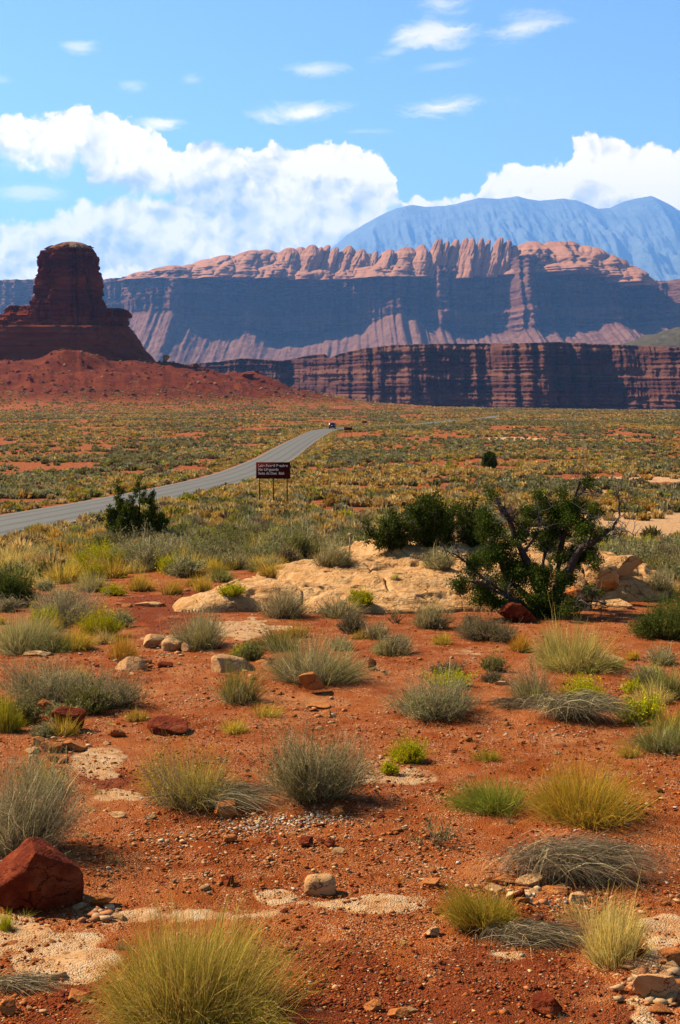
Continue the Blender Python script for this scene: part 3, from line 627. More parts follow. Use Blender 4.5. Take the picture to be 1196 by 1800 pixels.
# ------------------------------------------------------------------ butte
def butte():
    D0 = BY; root = empty('rock_butte', (BX, BY, at(130, 640, D0)[2]))
    tag(root, 'tall dark red sandstone butte tower with stepped shoulders on a talus slope', 'butte')
    o3 = np.array(root.location)
    def solid(name, prof, depth, mt, seed, rows=130, n_=220, strat=.5, crack=1.0, yc=0.0, smooth=False, fl=1.0, blk=1.0, n_blk=26):
        P_ = np.array(prof, float); ys = np.linspace(P_[0, 0], P_[-1, 0], rows)
        l = np.interp(ys, P_[:, 0], P_[:, 1]); r = np.interp(ys, P_[:, 0], P_[:, 2]); k = D0 / F
        zc = zat(ys, D0); c = ((l + r) / 2 - 598) * k; a = (r - l) / 2 * k
        th = np.linspace(0, 2 * pi, n_, endpoint=False)[None]
        e = 2 / 3.2; ux = np.sign(np.cos(th)) * np.abs(np.cos(th)) ** e; uy = np.sign(np.sin(th)) * np.abs(np.sin(th)) ** e
        b = depth * (a / a.max()) ** .8
        Z = zc[:, None] + 0 * th
        per = th * 7.0
        lay = strat * (vn(Z / 2.3 + .25 * np.cos(th), seed, 0, 151) + .7 * vn(Z / .9, seed + 3 + np.cos(th * 2), 0, 152))
        wx = np.cos(th) * 5; wy = np.sin(th) * 5
        fl_ = fl * (1.9 * ridged(wx * 1.1 + Z / 60, wy * 1.1 + seed, 4, 153) + 1.2 * fbm(wx * 2.6, wy * 2.6, Z / 14, 4, 154))
        cr = np.zeros_like(Z)
        for q in range(9):                                              # deep upright joints
            rr = random.Random(seed * 31 + q); t0 = rr.uniform(pi, 2 * pi); wdt = rr.uniform(.012, .03)
            dth = np.abs((th - t0 - .05 * fbm(Z / 16, q * 3.3, 0, 3, 155) + pi) % (2 * pi) - pi)
            cr = cr - rr.uniform(1.2, 3.0) * np.exp(-(dth / wdt) ** 2) * crack
        disp = lay + fl_ + cr
        q1 = np.floor(th * n_blk / (2 * pi) + .35 * vn(Z / 9, seed, 0, 156)); q2 = np.floor(Z / 6.5 + 2.1 * _h(q1, q1 * 0 + seed, q1 * 0, 157))
        q3 = np.floor(th * n_blk * 2.3 / (2 * pi)); q4 = np.floor(Z / 2.6 + 3 * _h(q3, q3 * 0, q3 * 0, 158))
        disp = disp + blk * (1.5 * _h(q1, q2, q1 * 0 + seed, 159) + .7 * _h(q3, q4, q3 * 0 + seed, 160))
        f = np.where(a[:, None] > .5, 1, 0.3)
        X = c[:, None] + (a[:, None] + disp * f * .7 - 0.8) * ux; Y = D0 + yc + (b[:, None] + disp * f) * uy
        V = np.stack([X, Y, Z], -1).reshape(-1, 3)
        V = np.vstack([V, [[c[0], D0 + yc, zc[0] + .3]]])                # rows run from the top down
        T_ = np.stack([np.arange(n_), np.full(n_, len(V) - 1), (np.arange(n_) + 1) % n_], 1)
        obj(name, mesh(name, V - o3, gridq(rows, n_, True), T_, smooth, {'tal': np.zeros(len(V))}), mt, root)
    solid('tower', [(437, 104, 163), (441, 95, 168), (446, 86, 173), (455, 81, 175), (458, 77, 176), (470, 79, 175), (480, 77, 176), (500, 73, 179), (520, 68, 182), (526, 63, 183), (540, 61, 187), (552, 58, 189), (590, 56, 190)], 25, M_BUTTE, 3, 150, 300, .35, 2.2, fl=1.25, blk=1.9, n_blk=20)
    solid('cap', [(430, 126, 139), (432, 117, 152), (434, 111, 158), (437, 104, 163), (440, 98, 166), (443, 94, 168)], 20, m_cliff('pale cap rock', [(0, (.15, .06, .03)), (.5, (.30, .16, .09)), (1, (.13, .045, .022))], 2, .3, (.10, .035, .02)), 5, 40, 200, .35, .4, fl=.5, blk=.5)
    solid('shoulder', [(540, 26, 60), (542, 19, 66), (547, 17, 70), (552, 14, 80), (557, 10, 100), (566, 2, 130), (600, -6, 140)], 27, M_BUTTE, 7, 80, 260, 1.0, 1.3, blk=1.8)
    solid('shoulder', [(545, 192, 218), (547, 184, 225), (552, 176, 229), (562, 170, 230), (572, 165, 229), (578, 160, 226), (600, 150, 222)], 22, M_BUTTE, 9, 60, 240, .9, 1.2, yc=-4, blk=1.6)
    solid('shoulder', [(566, -60, 4), (575, -80, 12), (590, -95, 30), (640, -110, 50)], 30, M_BUTTE, 13, 60)
    solid('foot_tier', [(577, -70, 226), (580, -78, 231), (590, -85, 238), (602, -92, 244), (615, -100, 254), (625, -105, 262), (632, -110, 269), (660, -120, 285)], 46, M_BASE, 11, 80, 320, .7, .5, yc=-3, smooth=False, fl=1.5, blk=1.1, n_blk=40)
butte()
# ------------------------------------------------------------------ sandstone outcrop
def outcrop():
    nx, ny = 520, 460
    x = np.linspace(-4.2, 7.6, nx)[None]; y = np.linspace(26.2, 41.5, ny)[:, None]
    def dm(cx_, cy_, rx, ry, h, p=2.2):
        q = np.hypot((x - cx_) / rx, (y - cy_) / ry); return h * np.power(np.clip(1 - q ** p, 0, 1), .62)
    wx = x + .35 * fbm(x / 1.6, y / 1.6, 0, 3, 500); x0, y0 = x, y
    y = y + .35 * fbm(x / 1.6 + 9, y / 1.6, 0, 3, 501); x = wx
    b = [dm(2.2, 35.2, 3.0, 4.6, 1.15), dm(.1, 33.0, 2.4, 3.4, .72), dm(-1.5, 30.6, 1.7, 1.9, .42), dm(4.6, 33.6, 2.5, 4.0, 1.05), dm(1.5, 31.0, 2.1, 2.2, .62), dm(3.4, 30.4, 2.0, 2.0, .55), dm(-2.6, 29.2, 1.0, .9, .30), dm(2.6, 37.6, 1.3, 1.5, 1.42), dm(6.2, 33.0, 1.5, 2.4, .7), dm(.9, 28.8, 1.5, .7, .20), dm(.3, 29.4, 2.6, 1.3, .30)]
    z = 0
    for q in b: z = np.maximum(z, q) + .10 * np.minimum(z, q)
    z = np.minimum(z, 1.75)
    st = z + .10 * fbm(x / .8, y / .8, 0, 4, 502); fr = (st * 4.6) % 1.0; z = z + (.13 * (sst(fr, .0, .5) - fr)) * sst(z, .05, .3)     # worn bedding steps
    z = z + sst(z, .02, .2) * (.055 * fbm(x / .9, y / .9, 0, 5, 503) + .022 * fbm(x / .16, y / .16, 0, 4, 504))
    pit = vn(x / .33, y / .26, 0, 505) ; z = z - .13 * sst(pit, .62, .9) * sst(z, .1, .3)
    jo = np.abs(vn(x / 2.2 + .3 * y / 2.2, y / 3.4 - x / 9, 0, 506)); z = z - .20 * np.exp(-(jo / .022) ** 2) * sst(z, .08, .25); j2 = np.abs(vn(x / 1.3 + y / 5, y / 2.6 + x / 4, 0, 507)); z = z - .10 * np.exp(-(j2 / .02) ** 2) * sst(z, .08, .25) + .04 * np.round(2.2 * vn(x / 1.1, y / .7, 0, 508)) / 2.2 * sst(z, .05, .2)
    e = sst(z, 0, .015); Z = H(x0 + 0 * y0, y0 + 0 * x0) + np.where(z > .004, z + .0, -.25 + z)
    V = np.stack([np.broadcast_to(x0, Z.shape), np.broadcast_to(y0, Z.shape), Z], -1).reshape(-1, 3)
    Q = gridq(ny, nx); keep = (z.ravel()[Q] > .004).any(1); Q = Q[keep]
    u, inv = np.unique(Q, return_inverse=True); c0 = np.array([2.0, 33.0, H(2.0, 33.0)])
    o = obj('sandstone_outcrop', mesh('sandstone_outcrop', V[u] - c0, inv.reshape(-1, 4), None, True), M_TAN, None, c0)
    tag(o, 'broad hump of bare tan slickrock in the middle, pitted and water worn', 'rock outcrop')
    return (x0, y0, z)
OUT = outcrop()

def OUTZ(x, y):
    x = np.asarray(x, float); y = np.asarray(y, float); x0, y0, z = OUT
    i = np.clip(((x - x0[0, 0]) / (x0[0, -1] - x0[0, 0]) * (x0.shape[1] - 1)).round().astype(int), 0, x0.shape[1] - 1)
    j = np.clip(((y - y0[0, 0]) / (y0[-1, 0] - y0[0, 0]) * (y0.shape[0] - 1)).round().astype(int), 0, y0.shape[0] - 1)
    ins = (x > x0[0, 0]) & (x < x0[0, -1]) & (y > y0[0, 0]) & (y < y0[-1, 0])
    return np.where(ins, np.maximum(z[j, i], 0), 0)
_H0 = H
def H(x, y, fine=True): return _H0(x, y, fine) + OUTZ(x, y)
# ------------------------------------------------------------------ plants
def strips(base, ctrl, tip, wid, cb, ct, seg=3, rng=None, wander=0.0, midc=.5, taper=.85):
    """Thin tapering blades or stems along quadratic curves."""
    n_ = len(base); t = np.linspace(0, 1, seg + 1)[None, :, None]
    P_ = (1 - t) ** 2 * base[:, None] + 2 * t * (1 - t) * ctrl[:, None] + t * t * tip[:, None]
    if wander: P_ = P_ + rng.normal(0, 1, P_.shape) * wander * t
    d = tip - base; s = np.cross(d, rng.normal(0, 1, d.shape)); s /= np.linalg.norm(s, axis=1, keepdims=True) + 1e-9
    w = np.broadcast_to(np.asarray(wid, float), (n_,))[:, None, None] * .5 * (1 - taper * t)
    V = np.stack([P_ - s[:, None] * w, P_ + s[:, None] * w], 2).reshape(-1, 3)
    k = seg + 1; i = np.arange(n_)[:, None] * 2 * k + np.arange(seg)[None] * 2
    Q = np.stack([i, i + 1, i + 3, i + 2], -1).reshape(-1, 4)
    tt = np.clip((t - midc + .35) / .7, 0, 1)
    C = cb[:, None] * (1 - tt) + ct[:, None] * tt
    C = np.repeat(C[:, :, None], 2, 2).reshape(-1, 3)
    return V, Q, C
TINT = np.array([1.14, .98, .64])
def pick(rng, pal, n_):
    w = np.array([p[2] for p in pal], float); i = rng.choice(len(pal), n_, p=w / w.sum())
    b = np.array([p[0] for p in pal])[i]; t = np.array([p[1] for p in pal])[i]
    j = np.exp(rng.normal(0, .27, (n_, 1))) * np.exp(rng.normal(0, .06, (n_, 3))) * TINT
    return b * j, t * j
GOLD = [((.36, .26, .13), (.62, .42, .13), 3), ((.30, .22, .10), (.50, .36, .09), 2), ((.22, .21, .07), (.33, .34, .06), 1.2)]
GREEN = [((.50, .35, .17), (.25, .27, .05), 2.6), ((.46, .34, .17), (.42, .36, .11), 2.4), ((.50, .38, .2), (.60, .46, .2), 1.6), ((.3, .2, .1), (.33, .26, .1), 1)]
STRAW = [((.42, .34, .20), (.66, .52, .27), 3), ((.30, .26, .14), (.50, .42, .16), 1)]
YELLG = [((.26, .23, .09), (.44, .43, .04), 3), ((.22, .20, .08), (.30, .33, .05), 2)]
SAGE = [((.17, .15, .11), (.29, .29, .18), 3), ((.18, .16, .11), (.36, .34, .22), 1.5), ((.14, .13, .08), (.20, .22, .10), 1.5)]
OLIVE = [((.18, .16, .09), (.22, .23, .08), 3), ((.18, .15, .08), (.32, .30, .11), 1.5)]
GREY = [((.17, .15, .13), (.32, .28, .24), 2.4), ((.08, .065, .055), (.14, .12, .10), 2.2), ((.38, .33, .27), (.58, .51, .41), 1.9)]
DARKG = [((.09, .09, .04), (.10, .14, .035), 3), ((.10, .10, .04), (.16, .19, .05), 1)]
BROWN = [((.15, .11, .09), (.24, .19, .15), 3), ((.12, .09, .08), (.17, .14, .11), 2)]
RUST = [((.34, .18, .08), (.52, .30, .09), 3), ((.3, .17, .08), (.40, .24, .08), 1)]
def dome(rng, n_, R, h, low=.55, flatk=.9, squash=1.0):
    # several crowns grow side by side, each with its own height, so the outline is uneven
    kc = int(rng.integers(4, 12)); ca = rng.uniform(0, 2 * pi, kc); cr = R * .74 * np.sqrt(rng.uniform(0, 1, kc)); ch = rng.uniform(.45, 1.16, kc) * (1 - .32 * (cr / R) ** 2); cl = rng.uniform(.34, .70, kc)
    a = rng.uniform(0, 2 * pi, n_); rho = np.sqrt(rng.uniform(0, 1, n_)); L = rng.uniform(low, 1.06, n_) * np.where(rng.uniform(0, 1, n_) < .07, 1.28, 1.0)
    w_ = rng.integers(0, kc, n_); q = rng.uniform(0, 1, n_) < .72
    z = h * ch[w_] * np.sqrt(np.clip(1 - flatk * rho ** 2, .02, 1)) * L
    t1 = np.stack([cr[w_] * np.cos(ca[w_]) + R * cl[w_] * rho * np.cos(a), (cr[w_] * np.sin(ca[w_]) + R * cl[w_] * rho * np.sin(a)) * squash, z], 1)
    # lumpy outline: lobes of longer and shorter growth
    lob = 1 + .22 * np.sin(a * 2 + rng.uniform(0, 6)) * rho + .14 * np.sin(a * 5 + rng.uniform(0, 6)) + .12 * np.sin(rho * 9 + a * 3 + rng.uniform(0, 6))
    L = L * lob
    z = h * np.sqrt(np.clip(1 - flatk * rho ** 2, .02, 1)) * L
    t2 = np.stack([R * rho * np.cos(a) * L ** .5, R * squash * rho * np.sin(a) * L ** .5, z], 1)
    return np.where(q[:, None], t1, t2), rho
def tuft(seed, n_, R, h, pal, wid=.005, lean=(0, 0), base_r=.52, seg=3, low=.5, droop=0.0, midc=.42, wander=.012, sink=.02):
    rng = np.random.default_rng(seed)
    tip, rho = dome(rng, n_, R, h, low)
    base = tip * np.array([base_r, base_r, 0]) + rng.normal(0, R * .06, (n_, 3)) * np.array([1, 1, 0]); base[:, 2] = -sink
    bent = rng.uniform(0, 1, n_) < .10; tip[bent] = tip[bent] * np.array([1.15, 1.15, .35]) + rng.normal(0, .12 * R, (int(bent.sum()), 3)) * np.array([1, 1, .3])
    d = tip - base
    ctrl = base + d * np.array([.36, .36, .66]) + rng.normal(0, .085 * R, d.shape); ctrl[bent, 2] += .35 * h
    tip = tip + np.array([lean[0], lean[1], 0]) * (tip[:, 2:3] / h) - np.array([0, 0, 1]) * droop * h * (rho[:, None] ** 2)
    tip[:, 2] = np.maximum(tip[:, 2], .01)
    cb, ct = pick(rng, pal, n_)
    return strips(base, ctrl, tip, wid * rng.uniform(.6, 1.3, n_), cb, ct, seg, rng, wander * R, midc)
def leaves_on(rng, base, ctrl, tip, per, ls, cols, t0=.4, jit=.02, asp=.45):
    n_ = len(base); t = rng.uniform(t0, 1.02, (n_, per))[..., None]
    P_ = ((1 - t) ** 2 * base[:, None] + 2 * t * (1 - t) * ctrl[:, None] + t * t * tip[:, None]).reshape(-1, 3) + rng.normal(0, jit, (n_ * per, 3))
    P_[:, 2] = np.maximum(P_[:, 2], .012)
    return flakes(rng, P_, ls, cols, asp)
def flakes(rng, P_, ls, cols, asp=.45, up=.6):
    m_ = len(P_); a = rng.normal(0, 1, (m_, 3)); a[:, 2] += up; a /= np.linalg.norm(a, axis=1, keepdims=True)
    b = np.cross(a, rng.normal(0, 1, (m_, 3))); b /= np.linalg.norm(b, axis=1, keepdims=True) + 1e-9
    L = ls * rng.uniform(.5, 1.4, (m_, 1)); w = L * asp * .5
    V = np.stack([P_ - b * w * .4, P_ + b * w * .4, P_ + a * L * .55 + b * w, P_ + a * L, P_ + a * L * .55 - b * w], 1)
    V = V[:, [0, 1, 2, 3, 4]].reshape(-1, 3); i = np.arange(m_)[:, None] * 5
    Q = np.concatenate([i + np.array([[0, 1, 2, 4]])], 0); T_ = i + np.array([[4, 2, 3]])
    c = np.array([q[:3] for q in cols])[rng.integers(0, len(cols), m_)] * np.exp(rng.normal(0, .25, (m_, 1))) * TINT
    return V, Q, T_, np.repeat(c, 5, 0)
def shrub(seed, ns, R, h, stempal, leafcols, per, ls, wid=.006, lean=(0, 0), base_r=.28, low=.45, t0=.4, seg=4, wander=.03, flower=None, squash=1.0, asp=.45):
    """A woody desert shrub: returns (foliage pieces, stem pieces)."""
    rng = np.random.default_rng(seed)
    tip, rho = dome(rng, ns, R, h, low, .85, squash)
    base = tip * np.array([base_r, base_r, 0]) + rng.normal(0, R * .05, (ns, 3)) * np.array([1, 1, 0]); base[:, 2] = -.02
    d = tip - base; ctrl = base + d * np.array([.55, .55, .5]) + rng.normal(0, .09 * R, d.shape)
    tip = tip + np.array([lean[0], lean[1], 0]) * (tip[:, 2:3] / h)
    cb, ct = pick(rng, stempal, ns)
    st = MB(); V, Q, C = strips(base, ctrl, tip, wid * rng.uniform(.6, 1.5, ns), cb, ct, seg, rng, wander * R, .5, .7); st.add(V, Q, None, C)
    # side twigs
    k = 3; t = rng.uniform(.35, .95, (ns, k))[..., None]
    b2 = ((1 - t) ** 2 * base[:, None] + 2 * t * (1 - t) * ctrl[:, None] + t * t * tip[:, None]).reshape(-1, 3)
    d2 = rng.normal(0, .5, b2.shape) + np.repeat(d / np.linalg.norm(d, axis=1, keepdims=True), k, 0) + np.array([0, 0, .35]); t2 = b2 + d2 * R * .22 * rng.uniform(.4, 1.2, (len(b2), 1)); t2[:, 2] = np.maximum(t2[:, 2], .01)
    V, Q, C = strips(b2, (b2 + t2) / 2 + rng.normal(0, .02 * R, b2.shape), t2, wid * .6, np.repeat(cb, k, 0), np.repeat(ct, k, 0), 2, rng, 0, .5, .6); st.add(V, Q, None, C)
    fo = MB()
    if per:
        V, Q, T_, C = leaves_on(rng, base, ctrl, tip, per, ls, leafcols, t0, R * .03, asp); fo.add(V, Q, T_, C)
        V, Q, T_, C = leaves_on(rng, b2, (b2 + t2) / 2, t2, max(1, per // 2), ls, leafcols, .2, R * .02, asp); fo.add(V, Q, T_, C)
    if flower:
        m_ = rho < 1.1; P_ = tip[m_ & (rng.uniform(0, 1, ns) < .8)]; P_ = np.repeat(P_, 6, 0) + rng.normal(0, R * .035, (len(P_) * 6, 3))
        V, Q, T_, C = flakes(rng, P_, ls * .8, flower, .8); fo.add(V, Q, T_, C)
    return fo, st
LF_SAGE = [(.25, .26, .16), (.30, .30, .20), (.19, .21, .11)]; LF_OLIVE = [(.17, .18, .07), (.22, .22, .09), (.12, .13, .05)]
LF_GREY = [(.28, .27, .19), (.34, .32, .24), (.22, .21, .15)]; LF_DARK = [(.07, .09, .025), (.05, .065, .02), (.10, .13, .04)]
LF_BROWN = [(.14, .12, .09), (.19, .15, .11), (.10, .09, .07)]; LF_YG = [(.40, .40, .04), (.32, .35, .05), (.48, .44, .06)]
FLOW = [(.62, .45, .03), (.55, .42, .04), (.50, .44, .06)]
def grass_obj(name, loc, V, Q, C, rz=0): 
    mb = MB().add(V, Q, None, C); return mb.build(name, M_PLANT, None, False, loc, rz)
def plant(kind, seed, R, h, d, lean=(0, 0), pal=None, dens=1.0):
    """Returns a list of (part name, MB) for one plant, sized in metres; d = distance, sets blade width."""
    w = max(.0042, d * .00034); m_ = lambda v: int(v * dens)
    if kind == 'grass': mb = MB().add(*_v(tuft(seed, m_(1500), R, h, pal or GOLD, w, lean))); return [(None, mb)]
    if kind == 'dead':
        rng = np.random.default_rng(seed); n_ = m_(1300)
        b = rng.normal(0, .34, (n_, 3)) * np.array([R, R * .55, 0]) + np.array([-R * .45, 0, 0]); b[:, 2] = rng.uniform(.0, .45, n_) * h
        tip = b + np.stack([rng.uniform(.2, 1.3, n_) * R, rng.normal(-.18, .28, n_) * R, 0 * b[:, 0]], 1); tip[:, 2] = rng.uniform(.0, .35, n_) * h
        dark = rng.uniform(0, 1, n_) < .2; tip[dark, 0] = b[dark, 0] - rng.uniform(.1, .5, dark.sum()) * R
        ctrl = (b + tip) / 2 + np.stack([rng.normal(0, .05, n_) * R, rng.normal(0, .05, n_) * R, rng.uniform(.35, 1.0, n_) * h], 1)
        cb, ct = pick(rng, pal or GREY, n_); return [(None, MB().add(*_v(strips(b, ctrl, tip, w * rng.uniform(.7, 1.3, n_), cb, ct, 5, rng, .012 * R, .5))))]
    if kind == 'sage': fo, st = shrub(seed, m_(420), R, h, GREY, LF_SAGE, 9, max(.016, w * 3), w, lean)
    elif kind == 'greysage': fo, st = shrub(seed, m_(480), R, h, GREY, LF_GREY, 6, max(.014, w * 2.6), w, lean, t0=.5)
    elif kind == 'olive': fo, st = shrub(seed, m_(420), R, h, BROWN, LF_OLIVE, 9, max(.016, w * 3), w, lean)
    elif kind == 'black': fo, st = shrub(seed, m_(460), R, h, GREY, LF_OLIVE + [(.26, .26, .14)], 7, max(.015, w * 2.6), w * 1.1, lean, t0=.35, wander=.05)
    elif kind == 'brown': fo, st = shrub(seed, m_(420), R, h, BROWN, LF_BROWN, 7, max(.016, w * 3), w, lean)
    elif kind == 'dark': fo, st = shrub(seed, m_(520), R, h, DARKG, LF_DARK, 9, max(.02, w * 3.4), w, lean)
    elif kind == 'yellow': fo, st = shrub(seed, m_(420), R, h, YELLG, LF_YG, 9, max(.016, w * 3), w, lean)
    elif kind == 'rabbit':
        fo, st = shrub(seed, m_(160), R, h * .95, GREY, LF_OLIVE, 2, max(.014, w * 2.4), w, lean, t0=.6, flower=FLOW)
        fo.add(*_v(tuft(seed + 1, m_(1100), R, h, pal or [((.28, .24, .12), (.36, .35, .09), 3), ((.3, .24, .11), (.48, .40, .12), 2)], w, lean)))
    elif kind == 'stem':        # upright green rods
        fo = MB().add(*_v(tuft(seed, m_(900), R, h, pal or [((.18, .16, .09), (.17, .21, .06), 3), ((.2, .18, .1), (.28, .30, .11), 2)], w * 1.15, lean, .45))); st = shrub(seed + 3, m_(120), R * .9, h * .6, GREY, LF_GREY, 0, .01, w, lean)[1]
    elif kind == 'greymix':     # silvery brush with dry blades
        fo, st = shrub(seed, m_(200), R, h, GREY, LF_GREY, 4, max(.014, w * 2.6), w, lean)
        fo.add(*_v(tuft(seed + 1, m_(1200), R, h, pal or [((.22, .19, .15), (.38, .35, .22), 3), ((.2, .18, .13), (.30, .30, .15), 2), ((.3, .24, .12), (.46, .38, .16), 1)], w, lean)))
    elif kind == 'twig': fo, st = shrub(seed, m_(26), R, h, BROWN, LF_SAGE, 8, .02, w * 2.2, lean, base_r=.06, t0=.55, wander=.07)
    return [('foliage', fo), ('stems', st)]
def _v(x): return (x[0], x[1], None, x[2])
HERO_XY = []
NAMES = dict(grass='grass_clump', dead='dead_brush', sage='sagebrush', greysage='sagebrush', olive='desert_shrub', black='blackbrush', brown='desert_shrub', dark='green_bush', yellow='yellow_bush', rabbit='rabbitbrush', stem='desert_shrub', greymix='sagebrush', twig='twiggy_shrub')
CATS = dict(grass='grass', dead='dead plant')
def hero(kind, x, y, w, h, label, lean=0.0, pal=None, dens=1.0, seed=[1000]):
    seed[0] += 7
    g = G(x, y); d = g[1]; R = w / 2 / F * d
    c = G(x, y); c = np.array([g[0] * (1 + R * .55 / d), g[1] + R * .55, 0]); c[2] = H(c[0], c[1])
    hr = .98 * max(h / F * d - R * .55 * (y - HOR) / F * 1.0, .3 * h / F * d); R *= 1.2
    HERO_XY.append((c[0], c[1], R)); lean = lean or ((seed[0] * 37) % 100 / 100 - .35) * .5
    P_ = plant(kind, seed[0], R, hr, d, (lean * R, -.25 * abs(lean) * R), pal, dens)
    nm = NAMES[kind]
    if len(P_) == 1:
        o = P_[0][1].build(nm, M_PLANT, None, False, c)
    else:
        o = empty(nm, c)
        for pn, mb in P_:
            if mb.V: mb.build(pn, M_PLANT, o)
    return tag(o, label, CATS.get(kind, 'shrub'))
OR = [((.34, .20, .08), (.58, .36, .10), 3), ((.3, .2, .08), (.50, .34, .08), 1)]
GG = [((.20, .19, .08), (.20, .27, .05), 3), ((.26, .22, .1), (.34, .36, .1), 1)]
